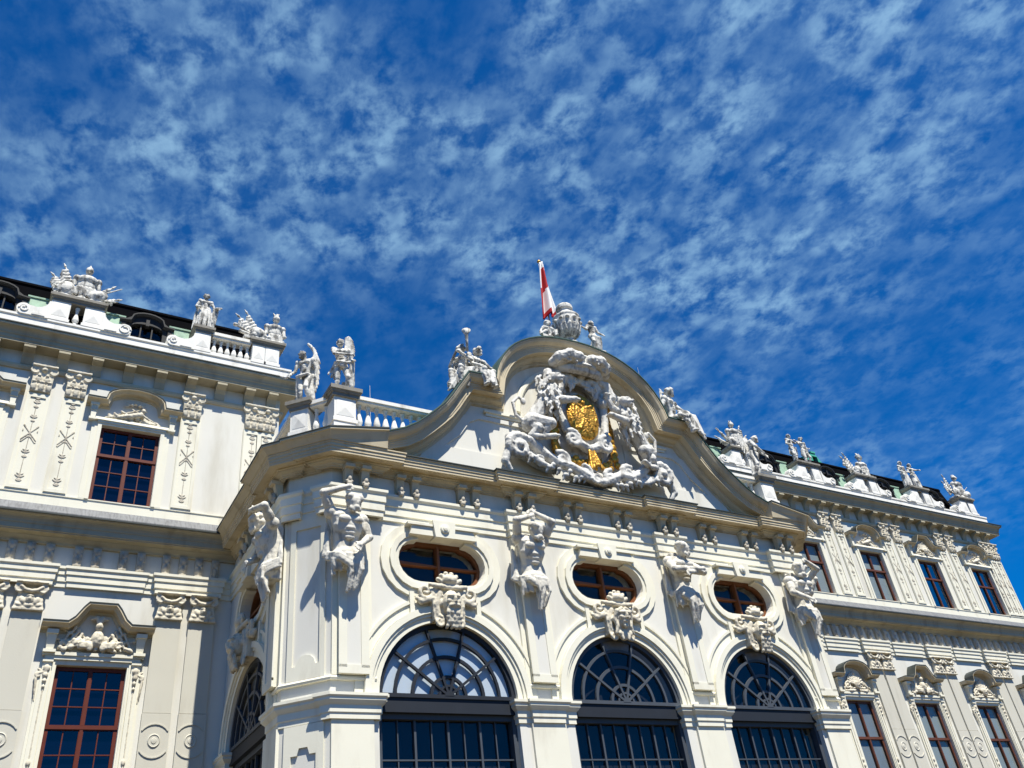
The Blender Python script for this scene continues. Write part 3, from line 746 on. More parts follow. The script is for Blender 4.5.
# inner end of the left wing: single pedestal, balustrade, corner pedestal
place('attic_pedestal', die(.42, .65), M['attic'], WL, T(-8.75, AY, 15.02)); place('coping', COPS, M['cap'], WL, T(-8.75, AY, 15.67))
place('volute', VOLL, M['attic'], WL, T(-8.75+.42, AY, 15.0))
place('copper_apron', apron_mesh(-9.62, -9.0), M['copper'], WL)
br = place('attic_rail', MB().box(-8.48, -7.42, AY-.17, AY+.13, 15.64, 15.70).box(-8.5, -7.40, AY-.20, AY+.16, 15.70, 15.80).box(-8.53, -7.38, AY-.18, AY+.15, 15.02, 15.10).mesh(), M['attic'], WL)
for k in range(6): place('baluster', BALA, M['attic'], br, T(-8.40+k*.185, AY-.02, 15.08, s=.97))
place('attic_pedestal', die(.36, .65), M['attic'], WL, T(-7.19, AY, 15.02)); place('attic_pedestal', die(.40, .65), M['attic'], WL, T(-6.80, AY, 15.02)); place('coping', COPE, M['cap'], WL, T(-6.95, AY, 15.67))
# far end pedestal of the right wing
for u in (25.6, 26.2): place('attic_pedestal', DIE, M['attic'], WR, T(u, AY, 15.02))
place('coping', coping(1.2, .56), M['cap'], WR, T(25.9, AY, 15.67)); place('volute', VOLL, M['attic'], WR, T(26.0, AY, 15.0))
# copper lucarne on the ridge of the right roof
m = MB(); m.plate([(-.55, 0), (.55, 0), (.1, .62), (-.1, .62)], [rect(-.12, .2, .02, .45)], 0, .8); m.box(-.14, .14, -.03, .84, .60, .68)
place('copper_lucarne', m.mesh(), M['copper2'], WR, T(17.6, 20.95, 16.78))
# far corner pavilion beyond the right wing
pv = empty('corner_pavilion', (38, 22, -1.7), 'dark roofed corner pavilion peeping out beyond the right wing', 'pavilion')
m = MB(); m.lathe([(6.0, -1.7), (6.0, 9.6), (6.3, 9.7), (6.3, 9.9)], 8, (38.5, 24)); place('wall', m.mesh(), M['white'], pv)
m = MB(); m.lathe([(6.4, 9.9), (6.2, 10.4), (5.4, 11.6), (4.2, 12.4), (2.5, 12.9), (.05, 13.2)], 8, (38.5, 24)); place('roof', m.mesh(), mat('brown_slate', (.05, .028, .02), .8, .3, 3), pv)

# ================================================================== THE ENTRANCE PORCH
PY = 15.0
BAY, AH, AZC = 4.27, 1.48, 4.45
porch = empty('entrance_porch', (0, 17.5, -1.7), 'white entrance porch with three arches under a curved gable and gilded coat of arms', 'porch')
F0 = Matrix.Translation((0, PY, 0))
FSL = Matrix(((0, 1, 0, -7.36), (-1, 0, 0, 17.87), (0, 0, 1, 0), (0, 0, 0, 1)))
FSR = Matrix(((0, -1, 0, 7.36), (1, 0, 0, 17.87), (0, 0, 1, 0), (0, 0, 0, 1)))
q = math.sqrt(.5)
FCL = Matrix(((q, q, 0, -7.015), (-q, q, 0, 15.345), (0, 0, 1, 0), (0, 0, 0, 1)))
FCR = Matrix(((q, -q, 0, 7.015), (q, q, 0, 15.345), (0, 0, 1, 0), (0, 0, 0, 1)))
def sh(m, x): return m @ Matrix.Translation((x, 0, 0))
BAYS = [(sh(F0, -BAY), 0), (sh(F0, 0), 1), (sh(F0, BAY), 2), (FSL, 3), (FSR, 4)]
def arch_loop(r, zb=-1.66, n=28): return [(r, zb)]+arc(0, AZC, r, 0, 180, n)+[(-r, zb)]
def stadium(hw, r, cz, notch=None, n=10):
    c = hw-r; p = arc(c, cz, r, -90, 90, n)
    if notch: p += [(notch[0], cz+r), (notch[0], cz+r+notch[1]), (-notch[0], cz+r+notch[1]), (-notch[0], cz+r)]
    p += arc(-c, cz, r, 90, 270, n); return p
OZ = 7.20
# walls
def offs(L, x): return [(p[0]+x, p[1]) for p in L]
m = MB(); holes = []
for k in (-1, 0, 1): holes += [offs(arch_loop(AH), k*BAY), offs(stadium(1.0, .46, OZ, (.55, .06)), k*BAY)]
m.plate(rect(-6.67, 6.67, -1.7, 9.3), holes, 0, .55); place('front_wall', m.mesh(), M['white'], porch, F0)
m = MB(); m.plate(rect(-2.13, 2.18, -1.7, 9.3), [arch_loop(AH), stadium(1.0, .46, OZ, (.55, .06))], 0, .55); sidew = m.mesh()
place('side_wall', sidew, M['white'], porch, FSL)
m = MB(); m.plate(rect(-2.18, 2.13, -1.7, 9.3), [arch_loop(AH), stadium(1.0, .46, OZ, (.55, .06))], 0, .55); place('side_wall', m.mesh(), M['white'], porch, FSR)
chw = MB().box(-.488, .488, 0, .4, -1.7, 9.3).mesh()
for f in (FCL, FCR): place('canted_wall', chw, M['white'], porch, f)
# the flat roof and the hall behind
m = MB(); P = [(-7.36, 24), (-7.36, 15.69), (-6.67, 15.0), (6.67, 15.0), (7.36, 15.69), (7.36, 24)]
m.grid([[(x, y, z) for x, y in P] for z in (9.25, 9.45)], closed_u=True, caps=True); place('flat_roof', m.mesh(), M['cap'], porch)
place('hall_wall', MB().box(-7, 7, 24, 24.5, -1.7, 9.6).mesh(), M['dark'], porch)
# ---- arch and oval trim, local to a bay
m = MB()
for r0, r1, o in ((AH+.004, 1.60, .05), (1.60, 1.66, .085), (1.66, 1.79, .12)):
    m.plate(arc(0, AZC, r1, 0, 180, 30)+arc(0, AZC, r0, 180, 0, 30), [], -o, .012)
ARCHV = m.mesh()
EYEB = []
for s in (1, -1):
    m = MB(); a = arc(0, AZC, 1.96, 0, 66, 14); b = arc(0, AZC, 1.795, 66, 0, 14); m.plate([(x*s, z) for x, z in a+b], [], -.035, .012)
    a = arc(0, AZC, 2.02, 18, 66, 10); b = arc(0, AZC, 1.955, 66, 18, 10); m.plate([(x*s, z) for x, z in a+b], [], -.07, .012)
    EYEB.append(m.mesh())
m = MB()
m.plate(stadium(1.39, .80, OZ), [stadium(1.20, .64, OZ)], -.06, .012)
m.plate(stadium(1.205, .645, OZ), [stadium(1.09, .535, OZ)], -.11, .012)
m.plate(stadium(1.088, .533, OZ), [stadium(1.004, .464, OZ, (.55, .058))], -.075, .012)
OVALR = m.mesh()
m = MB()
m.plate([(-.74, 6.12), (-.62, 6.02), (.62, 6.02), (.74, 6.12), (.74, 6.62), (-.74, 6.62)], [], -.052, .012)
m.box(-.80, -.70, -.09, .01, 6.02, 6.50); m.box(.70, .80, -.09, .01, 6.02, 6.50)
NECK = m.mesh()
m = MB()
m.plate([(-.78, 7.72), (.78, 7.72), (.72, 7.92), (-.72, 7.92)], [], -.20, .012); m.plate([(-.84, 7.92), (.84, 7.92), (.84, 7.97), (-.84, 7.97)], [], -.24, .012)
m.plate([(-.22, 7.68), (.22, 7.68), (.27, 8.06), (-.27, 8.06)], [], -.27, .012)
m.grid([[(r*math.cos(2*pi*i/16), y, 7.87+r*math.sin(2*pi*i/16)) for i in range(16)] for r, y in ((.001, -.34), (.05, -.33), (.055, -.31), (.085, -.31), (.10, -.30), (.11, -.26))], closed_u=True, caps=True)
KEY = m.mesh()
# ---- steel gate-window in the arch
m = MB(); ri = AH-.09
bars = []
m.plate(arc(0, AZC, AH-.003, 0, 180, 30), [arc(0, AZC+.0, ri, 3, 177, 28)], .03, .16)
for r, w in ((.20, .022), (.37, .03), (.76, .032), (1.12, .028)):
    m.plate(arc(0, AZC+.05, r+w, 0, 180, 26)+arc(0, AZC+.05, r-w, 180, 0, 26), [], .045, .10)
for a in (36, 72, 108, 144):
    c, s_ = math.cos(R(a)), math.sin(R(a)); n = (-s_*.024, c*.024)
    m.plate([(c*.1+n[0], AZC+.05+s_*.1+n[1]), (c*1.40+n[0], AZC+.05+s_*1.40+n[1]), (c*1.40-n[0], AZC+.05+s_*1.40-n[1]), (c*.1-n[0], AZC+.05+s_*.1-n[1])], [], .035, .095)
m.plate(arc(0, AZC+.05, .10, 0, 180, 10), [], .025, .095)
FAN = m.mesh()
m = MB(); m.box(-AH+.003, AH-.003, .06, .30, 4.22, AZC+.035); m.box(-AH+.003, AH-.003, .04, .28, 4.18, 4.22); m.box(-AH+.003, AH-.003, .04, .28, AZC+.035, AZC+.06)
BEAM = m.mesh()
m = MB()
m.box(-AH+.003, -AH+.10, .12, .30, -1.66, 4.18); m.box(AH-.10, AH-.003, .12, .30, -1.66, 4.18); m.box(-AH+.10, AH-.10, .14, .26, 4.08, 4.179)
for i in range(1, 8): w = .022 if i % 2 == 0 else .012; x = -AH+.10+(2*AH-.20)*i/8; m.box(x-w, x+w, .19 if i % 2 == 0 else .205, .24, -1.66, 4.10)
for k in range(8): z = 3.38-.70*k; m.box(-AH+.10, AH-.10, .20, .236, z-.014, z+.014)
GRILL = m.mesh()
FANG = MB().plate(arc(0, AZC, AH-.02, 0, 180, 24), [], .085, .091).mesh(); GRG = MB().box(-AH+.02, AH-.02, .242, .248, -1.66, 4.17).mesh()
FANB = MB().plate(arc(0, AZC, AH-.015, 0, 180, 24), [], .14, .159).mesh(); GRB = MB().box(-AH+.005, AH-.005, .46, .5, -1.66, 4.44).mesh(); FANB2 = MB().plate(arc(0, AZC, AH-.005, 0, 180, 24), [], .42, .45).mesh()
FAN_SEGMENT = MB().plate(arc(0, AZC+.05, 1.36, 74, 106, 8)+arc(0, AZC+.05, 1.15, 106, 74, 8), [], .075, .084).mesh()  # grey plate in the top segment of the fan
# ---- oval window
m = MB(); m.plate(stadium(.998, .458, OZ, (.548, .06)), [[(.028, OZ-.40), (.52, OZ-.40)]+arc(.54, OZ, .39, -85, -8, 6)+[(.93, OZ-.018), (.028, OZ-.018)], [(.028, OZ+.018), (.93, OZ+.018)]+arc(.54, OZ, .39, 8, 85, 6)+[(.5, OZ+.44), (.028, OZ+.44)],
    [(-.028, OZ-.40), (-.028, OZ-.018), (-.93, OZ-.018)]+arc(-.54, OZ, .39, 188, 265, 6), [(-.028, OZ+.018), (-.028, OZ+.44), (-.5, OZ+.44)]+arc(-.54, OZ, .39, 95, 172, 6)], .16, .30)
m.box(-.026, .026, .12, .2, OZ-.40, OZ+.45)
OVW = m.mesh(); OVG = MB().plate(stadium(.985, .445, OZ), [], .24, .246).mesh(); OVB = MB().plate(stadium(1.1, .56, OZ), [], .56, .6).mesh()
m = MB(); m.plate(stadium(.995, .455, OZ+.14), [stadium(.90, .38, OZ+.10)], .34, .36); 

# ---- carved keystone masks
def mask_mesh(kind):
    c = Carve(); y = -.22
    c.box((0, -.06, .0), (.34, .12, .32), top=1.15)
    c.ell((0, y-.06, .02), (.19, .18, .25)); c.ell((0, y-.21, .10), (.155, .07, .045)); c.ell((0, y-.25, .02), (.035, .06, .075)); c.ell((0, y-.265, -.03), (.05, .045, .03))
    for s in (-1, 1):
        c.ell((s*.095, y-.19, .0), (.065, .05, .06)); c.ell((s*.075, y-.215, .065), (.035, .02, .02)); c.ell((s*.19, y+.0, .02), (.03, .05, .07))
        c.spiral((s*.50, -.16, .26), .17, 1.3, 200, .055, ex=(s, 0, 0), dirn=1); c.chain([(s*.36, -.15, .12), (s*.58, -.13, .06), (s*.66, -.10, .12)], [.07, .08, .05])
        c.spiral((s*.24, -.20, -.36), .12, 1.3, 90, .045, ex=(s, 0, 0), dirn=1)
        c.chain([(s*.2, -.2, .22), (s*.28, -.18, 0), (s*.25, -.18, -.25)], [.07, .075, .05])
    c.ell((0, -.26, .50), (.17, .12, .11)); 
    for a in range(-60, 61, 24): d = Vector((math.sin(R(a)), 0, math.cos(R(a)))); c.cap(Vector((0, -.22, .36)), d*.28+Vector((0, -.25, .36)), .04, .055)
    c.chain([(-.40, -.20, .40), (-.2, -.24, .36), (0, -.27, .34), (.2, -.24, .36), (.40, -.20, .40)], [.05, .06, .06, .06, .05])
    if kind == 'beard':
        rnd = random.Random(3)
        for i in range(16): x = (i % 4-1.5)*.075; z = -.16-.085*(i//4); c.chain([(x, y-.17+.02*(i//4), z), (x*1.1+rnd.uniform(-.03, .03), y-.18+.025*(i//4), z-.07), (x+rnd.uniform(-.04, .04), y-.13+.02*(i//4), z-.10)], [.05, .045, .03])
        for s in (-1, 1): c.chain([(s*.02, y-.25, -.085), (s*.10, y-.22, -.10), (s*.14, y-.17, -.16)], [.035, .035, .025])
        c.ell((0, y-.22, -.125), (.05, .03, .02))
    else:
        c.ell((0, y-.22, -.10), (.05, .03, .022)); c.ell((0, y-.17, -.19), (.06, .05, .05))
        for s in (-1, 1):
            c.chain([(s*.06, y-.18, .20), (s*.18, y-.15, .14), (s*.22, y-.08, -.02), (s*.18, y-.10, -.18), (s*.23, y-.08, -.32)], [.05, .06, .06, .05, .04])
            c.chain([(s*.10, y-.05, -.20), (s*.14, y-.08, -.34), (s*.08, y-.08, -.46)], [.05, .05, .03])
        c.ell((0, y-.02, -.34), (.13, .10, .14))
    return c.mesh(.016, .008, 14)
MASKB, MASKF = mask_mesh('beard'), mask_mesh('woman')
for f, k in BAYS:
    w = place('arched_window', FAN, M['steel'] if k == 0 else M['steel2'], porch, f)
    place('fan_pane', FANG, M['glass'], w, f); place('fan_backing', FANB if k == 0 else FANB2, M['window_backing'] if k == 0 else M['dark'], w, f)  # white blind in the first fan, elsewhere a black sheet as room darkness
    if k in (1, 2): place('fan_segment_plate', FAN_SEGMENT, M['segment_grey'], w, f)
    place('transom_beam', BEAM, M['steel'], w, f)
    g = place('steel_grille', GRILL, M['steel2'], porch, f); place('grille_pane', GRG, M['glass'], g, f); place('dark_interior', GRB, M['dark'], g, f)
    place('archivolt', ARCHV, M['pale'], porch, f); 
    for e in EYEB: place('arch_eyebrow', e, M['pale'], porch, f)
    place('neck_panel', NECK, M['pale'], porch, f)
    ow = place('oval_window', OVW, M['woodo'], porch, f); place('oval_pane', OVG, M['glass'], ow, f); place('oval_dark_backing', OVB, M['dark'], ow, f)  # sheet behind the oval is painted dark for the unlit interior
    place('oval_surround', OVALR, M['pale'], porch, f); place('oval_keystone', KEY, M['pale'], porch, f)
    place('keystone_mask', MASKF if k == 1 else MASKB, M['relief'], porch, f @ Matrix.Translation((0, -.03, 6.22)), label='carved woman\'s face with long locks over the middle arch' if k == 1 else None)

# ---- plan path round the porch with its projecting corner pilasters
def porch_path(r, rs=.10, mid=True, back=20.2):
    L = [(-7.36, back), (-7.36, 16.40), (-7.36-rs, 16.40)]
    k = 8.33+rs*1.4142
    L += [(-7.36-rs, -(-7.36-rs)-(-8.33)+0) if False else (-7.36-rs, 15.0+(7.36+rs)-6.67-rs*1.4142), ]
    # back on the canted face, then out again for the front end block
    L += [(-7.22, 15.0+7.22-6.67-rs*1.4142), (-7.22+rs*.7071, 15.0+7.22-6.67-rs*.7071)]
    L += [(-6.84, 15.0+6.84-6.67), (-6.84-r*.7071, 15.17-r*.7071)]
    d = (6.84+r*.7071)-(15.17-r*.7071)    # line x+y const
    yf = 15.0-r; xs = (-6.84-r*.7071)+(15.17-r*.7071)-yf
    L += [(xs, yf), (-5.66, yf), (-5.66, 15.0)]
    if mid: L += [(-2.53, 15.0), (-2.53, 15.0-r*.85), (-1.73, 15.0-r*.85), (-1.73, 15.0)]
    return L+[(-x, y) for x, y in reversed(L)]
PARCH = [(-.02, 8.02), (.04, 8.02), (.04, 8.14), (.065, 8.15), (.065, 8.33), (.09, 8.34), (.09, 8.50), (.13, 8.55), (.13, 8.61), (-.02, 8.64)]
PCOR = [(-.02, 9.03), (.05, 9.03), (.05, 9.055), (.075, 9.06), (.09, 9.09), (.15, 9.115), (.17, 9.12), (.17, 9.145), (.21, 9.155), (.21, 9.185), (.37, 9.19), (.37, 9.175), (.395, 9.175), (.395, 9.23), (.41, 9.235), (.41, 9.30), (.43, 9.305), (.43, 9.37), (.45, 9.38), (.45, 9.405), (-.3, 9.46)]
place('architrave', MB().plan(PARCH, porch_path(.13)).mesh(), M['pale'], porch)
place('cornice', MB().plan(PCOR, porch_path(.13)).mesh(), M['cream'], porch)
place('metal_edge', MB().plan([(.0, 9.44), (.44, 9.408), (.475, 9.408), (.475, 9.432), (.0, 9.47)], porch_path(.13)[10:-10]).mesh(), M['edge'], porch)
# the crowning moulding climbs towards the gable at both front ends
half = porch_path(.13, mid=False)[:11]
PSIMA = [(.0, 9.41, 0), (.44, 9.41, 0), (.47, 9.42, 0), (.50, 9.45, .6), (.57, 9.52, 1), (.60, 9.53, 1), (.60, 9.57, 1), (.0, 9.62, 1)]
zo = [0, 0, 0, .01, .01, .01, .03, .03, .05, .27, .27]
for sgn in (-1, 1):
    hp = half[:-1] if sgn < 0 else [(-x, y) for x, y in reversed(half[:-1])]; z_ = zo[:-1] if sgn < 0 else list(reversed(zo[:-1]))
    place('cornice_crown', MB().plan(PSIMA, hp, z_).mesh(), M['cream'], porch)
    place('metal_edge', MB().plan([(.3, 9.60, 1), (.615, 9.573, 1), (.615, 9.60, 1), (.3, 9.64, 1)], hp, z_).mesh(), M['edge'], porch)
# imposts and string course
IMP = [(-.02, 4.01), (.03, 4.01), (.03, 4.10), (.05, 4.12), (.05, 4.24), (.08, 4.27), (.12, 4.32), (.12, 4.36), (.15, 4.39), (.15, 4.44), (-.02, 4.46)]
STR = [(-.02, 4.70), (.06, 4.70), (.075, 4.74), (.05, 4.78), (-.02, 4.79)]
for s in (-1, 1):
    a, b = sorted((s*(BAY-AH), s*AH)); c = (a+b)/2
    place('impost', MB().plan(IMP, [(a, 15.25), (a, 15), (c-.35, 15), (c-.35, 14.93), (c+.35, 14.93), (c+.35, 15), (b, 15), (b, 15.25)]).mesh(), M['pale'], porch)
    place('string_course', MB().plan(STR, [(c-.42, 15.0), (c+.42, 15.0)]).mesh(), M['pale'], porch)
    L = [(-6.96, 16.39), (-7.36, 16.39), (-7.36, 15.69), (-6.74, 15.07), (-6.79, 15.02), (-6.70, 14.93), (-5.80, 14.93), (-5.80, 15.0), (-5.75, 15.0), (-5.75, 15.25)]
    S = [(-7.36, 16.35), (-7.36, 15.69), (-6.67, 15.0), (-5.8, 15.0)]
    if s > 0: L = [(-x, y) for x, y in reversed(L)]; S = [(-x, y) for x, y in reversed(S)]
    place('impost', MB().plan(IMP, L).mesh(), M['pale'], porch); place('string_course', MB().plan(STR, S).mesh(), M['pale'], porch)
    # side back impost
    L = [(-7.36, 20.0), (-7.36, 19.35), (-6.96, 19.35)]
    if s > 0: L = [(-x, y) for x, y in reversed(L)]
    place('impost', MB().plan(IMP, L).mesh(), M['pale'], porch)
# ---- pilasters: herm shafts under the carved giants
m = MB(); m.box(-.40, .40, -.05, .01, 4.79, 8.02); m.box(-.30, .30, -.13, -.04, 4.79, 8.02, bx=.03)
m.box(-.30, -.14, -.155, -.12, 4.9, 8.0); m.box(.14, .30, -.155, -.12, 4.9, 8.0); m.box(-.30, .30, -.155, -.12, 4.79, 4.95)
PSH = m.mesh()
PSW = MB().box(-.14, .14, -.136, -.12, 4.95, 7.6).mesh()
m = MB(); m.box(-.33, .33, -.16, .01, 8.02, 8.10); PCAPB = m.mesh()
m = MB(); m.plate(rect(-.38, .38, 4.79, 8.02), [[(-.20, 5.05), (-.17, 5.15), (-.1, 5.22), (0, 5.24), (.1, 5.22), (.17, 5.15), (.20, 5.05), (.27, 5.05), (.27, 7.8), (-.27, 7.8), (-.27, 5.05)]], -.04, .01)
CHF = m.mesh()
m = MB(); m.plate(rect(-.38, .38, -1.7, 4.0), [[(-.24, -1.2), (.24, -1.2), (.24, 3.5), (.12, 3.5), (.08, 3.62), (-.08, 3.62), (-.12, 3.5), (-.24, 3.5)]], -.04, .01)
CHP = m.mesh()
m = MB(); m.box(-.40, .40, -.06, .01, -1.7, 4.01); PIER = m.mesh()
shafts = {}
for key, f in (('c1', sh(F0, -6.27)), ('p2', sh(F0, -2.135)), ('p3', sh(F0, 2.135)), ('c4', sh(F0, 6.27)), ('s1', sh(FSL, 1.78)), ('s4', sh(FSR, -1.78))):
    shafts[key] = (place('pilaster', PSH, M['pale'], porch, f), f); place('pilaster_panel', PSW, M['white'], shafts[key][0], f)
    place('pier', PIER, M['pale'], porch, f)
for f in (FCL, FCR): place('canted_panel', CHF, M['pale'], porch, f); place('canted_pier_panel', CHP, M['pale'], porch, f)
# ---- frieze brackets in pairs
BRP = MB().box(-.10, .10, -.24, .01, 8.98, 9.06).box(-.085, .085, -.16, .01, 8.66, 8.98, ty=0, by=.07).mesh()
BFL = Carve().ell((0, -.16, .04), (.06, .05, .06)).ell((-.05, -.15, .09), (.045, .04, .03), ry=30).ell((.05, -.15, .09), (.045, .04, .03), ry=-30).ell((0, -.16, .16), (.05, .05, .07)).mesh(.014, .004)
MUT = MB().box(-.36, .36, -.30, .01, 9.0, 9.05).mesh()
def bpair(f, c, y=0):
    for s in (-1, 1):
        g = f @ Matrix.Translation((c+s*.18, y, 0)); b = place('frieze_bracket', BRP, M['cream'], porch, g); place('bracket_drop', BFL, M['orn'], b, g @ Matrix.Translation((0, 0, 8.58)))
for k in (-1, 0, 1):
    for d in (-.74, .74): bpair(F0, k*BAY+d)
for x in (-2.135, 2.135): bpair(F0, x, -.11)
for x in (-6.22, 6.22): bpair(F0, x, -.13)
for f, s in ((FSL, 1), (FSR, -1)):
    for d in (-.74, .74): bpair(f, d)
    bpair(f, s*1.78, -.10)

# ================================================================== GABLE
GH = [(0, 13.88), (.40, 13.865), (.75, 13.82), (1.02, 13.765), (1.27, 13.685), (1.54, 13.565), (1.79, 13.42), (2.02, 13.25), (2.22, 13.05), (2.39, 12.82), (2.53, 12.57), (2.64, 12.31), (2.70, 12.03),
      (3.47, 12.0), (3.60, 11.80), (3.76, 11.56), (3.96, 11.24), (4.17, 10.95), (4.40, 10.71), (4.66, 10.46), (4.93, 10.22), (5.25, 10.01), (5.66, 9.84)]
GP = [(-x, z) for x, z in reversed(GH[1:])]+GH
GPROF = [(.0, -.7), (.0, .60), (.035, .60), (.035, .585), (.06, .58), (.10, .555), (.135, .51), (.155, .475), (.16, .46), (.185, .46), (.185, .43), (.235, .43), (.235, .415), (.285, .415), (.285, .40), (.34, .40), (.345, .375), (.33, .37), (.33, .215), (.355, .21), (.355, .19), (.38, .185), (.41, .165), (.445, .11), (.45, .09), (.47, .09), (.475, .06), (.53, .055), (.53, .035), (.55, .03), (.55, -.02), (.30, -.3)]
GPROF = [(n, o) for n, o in GPROF]
place('gable_cornice', MB().sweep(GPROF, GP, n0=(0, -1), n1=(0, -1)).mesh(), M['cream'], porch, F0)
place('copper_flashing', MB().sweep([(-.03, -.7), (-.03, .625), (-.002, .625), (-.002, -.7)], GP, n0=(0, -1), n1=(0, -1)).mesh(), mat('dark_green_copper', (.045, .085, .07), .6, .5, 1.5), porch, F0)
def inset(path, n):
    P = [Vector(p) for p in path]; out = []
    for i, p in enumerate(P):
        a = (P[i]-P[i-1]).normalized() if i else (P[1]-P[0]).normalized(); b = (P[min(i+1, len(P)-1)]-P[i]).normalized() if i < len(P)-1 else a
        na, nb = Vector((a.y, -a.x)), Vector((b.y, -b.x)); mm = (na+nb)/max(.35, 1+na.dot(nb)); out.append((p.x+mm.x*n, p.y+mm.y*n))
    return out
gi = [p for p in inset(GP, .2) if abs(p[0]) < 5.7]
gi[0] = (-5.6, 9.6); gi[-1] = (5.6, 9.6)
m = MB(); m.plate([(-5.6, 9.28)]+gi+[(5.6, 9.28)], [], 0.0, .62); place('gable_wall', m.mesh(), M['white'], porch, F0)
# inner arch, ledges and sunk panels of the gable field
m = MB()
for s in (-1, 1): m.box(*sorted((s*1.55, s*2.85)), -.10, .01, 11.30, 11.36); m.box(*sorted((s*1.6, s*2.8)), -.06, .01, 11.22, 11.30)
place('gable_ledge', m.mesh(), M['pale'], porch, F0)
place('gable_inner_arch', MB().sweep([(0, -.02), (0, .05), (.05, .07), (.12, .07), (.16, .04), (.16, -.02)], arc(0, 11.36, 1.92, 6, 174, 26)[::-1]).mesh(), M['pale'], porch, F0)
for s in (-1, 1):
    t = [(s*4.02, 10.12), (s*3.55, 10.52), (s*3.25, 10.95), (s*3.0, 11.08), (s*1.5, 11.08), (s*1.5, 10.12)]
    if s > 0: t = t[::-1]
    m = MB(); m.plate([(s*4.7, 9.62), (s*4.5, 9.98), (s*3.95, 10.55), (s*3.55, 11.05), (s*3.2, 11.2), (s*1.35, 11.2), (s*1.35, 9.62)], [t], -.045, .01)
    place('gable_panel_frame', m.mesh(), M['white'], porch, F0)

# ---- coat of arms
arms = place('coat_of_arms', Carve().ell((0, -.10, 0), (.66, .16, .98)).ell((0, -.05, -.1), (1.05, .12, 1.25)).chain([(-.62, -.2, .95), (-.78, -.25, .5), (-.72, -.25, 0), (-.60, -.28, -.45), (-.3, -.3, -.85), (0, -.3, -.98), (.3, -.3, -.85), (.60, -.28, -.45), (.72, -.25, 0), (.78, -.25, .5), (.62, -.2, .95)], [.12, .13, .11, .13, .14, .13, .14, .13, .11, .13, .12])
    .spiral((-.80, -.28, .98), .24, 1.5, 200, .085, ex=(-1, 0, 0)).spiral((.80, -.28, .98), .24, 1.5, 200, .085, ex=(-1, 0, 0), dirn=-1)
    .spiral((-.52, -.36, -.78), .25, 1.6, 60, .09, ex=(-1, 0, 0)).spiral((.52, -.36, -.78), .25, 1.6, 60, .09, ex=(1, 0, 0))
    .chain([(-.55, -.3, .85), (-.3, -.35, 1.05), (0, -.38, 1.08), (.3, -.35, 1.05), (.55, -.3, .85)], [.10, .12, .12, .12, .10])
    .ell((-.3, -.4, 1.15), (.16, .12, .14)).ell((.05, -.42, 1.2), (.15, .12, .16)).ell((.35, -.4, 1.12), (.16, .12, .13))
    .chain([(-.72, -.34, .55), (-1.0, -.36, .80), (-.92, -.34, 1.15), (-.62, -.36, 1.22)], [.14, .17, .16, .12]).chain([(.72, -.34, .55), (1.0, -.36, .80), (.92, -.34, 1.15), (.62, -.36, 1.22)], [.14, .17, .16, .12]).spiral((-.2, -.44, 1.02), .12, 1.3, 0, .05).spiral((.22, -.44, 1.02), .12, 1.3, 180, .05)
    .chain([(-.5, -.3, .7), (-.62, -.38, 1.0), (-.4, -.4, 1.25)], .08).chain([(.5, -.3, .7), (.62, -.38, 1.0), (.4, -.4, 1.25)], .08)
    .mesh(.018, .006, 14), M['arms'], porch, T(0, PY, 11.62), label='carved coat of arms with gilded oval shield, crown and two lions')
place('gilded_shield', Carve().ell((0, -.28, .02), (.50, .14, .72)).ell((0, -.36, .10), (.13, .09, .26)).ell((-.03, -.40, .38), (.07, .07, .08)).chain([(-.06, -.38, .25), (-.30, -.36, .38), (-.36, -.36, .0), (-.30, -.36, -.2)], [.06, .06, .05, .03]).chain([(.06, -.38, .25), (.30, -.36, .38), (.36, -.36, .0), (.30, -.36, -.2)], [.06, .06, .05, .03]).chain([(-.05, -.38, -.1), (-.2, -.37, -.4)], .05).chain([(.05, -.38, -.1), (.2, -.37, -.4)], .05).chain([(0, -.38, -.15), (0, -.37, -.5)], [.07, .04]).mesh(.014, .012, 26), M['gold'], arms, T(0, PY, 11.62))
c = Carve(); rnd = random.Random(11)
for s in (-1, 1):
    for k in range(11): t = k/10; c.ell((s*(.98-.12*math.sin(t*3)+rnd.uniform(-.04, .04)), -.14, .55-t*1.75), (.10, .08, .11), ry=rnd.uniform(-40, 40))
    c.chain([(s*.92, -.12, .7), (s*.98, -.12, -.3), (s*.85, -.14, -1.0), (s*.5, -.18, -1.35)], .07)
for k in range(14): c.cap((rnd.uniform(-.08, .08), -.36, -1.0), (rnd.uniform(-.26, .26), -.38+rnd.uniform(-.06, .06), -1.52+rnd.uniform(-.1, .12)), .035, .045)
for k in range(16): c.ell((rnd.uniform(-.75, .75), -.16, -1.28+rnd.uniform(-.12, .12)), (.09, .08, .07), ry=rnd.uniform(-50, 50))
place('gilded_chain', c.mesh(.016, .008, 20), M['gold'], arms, T(0, PY, 11.62))
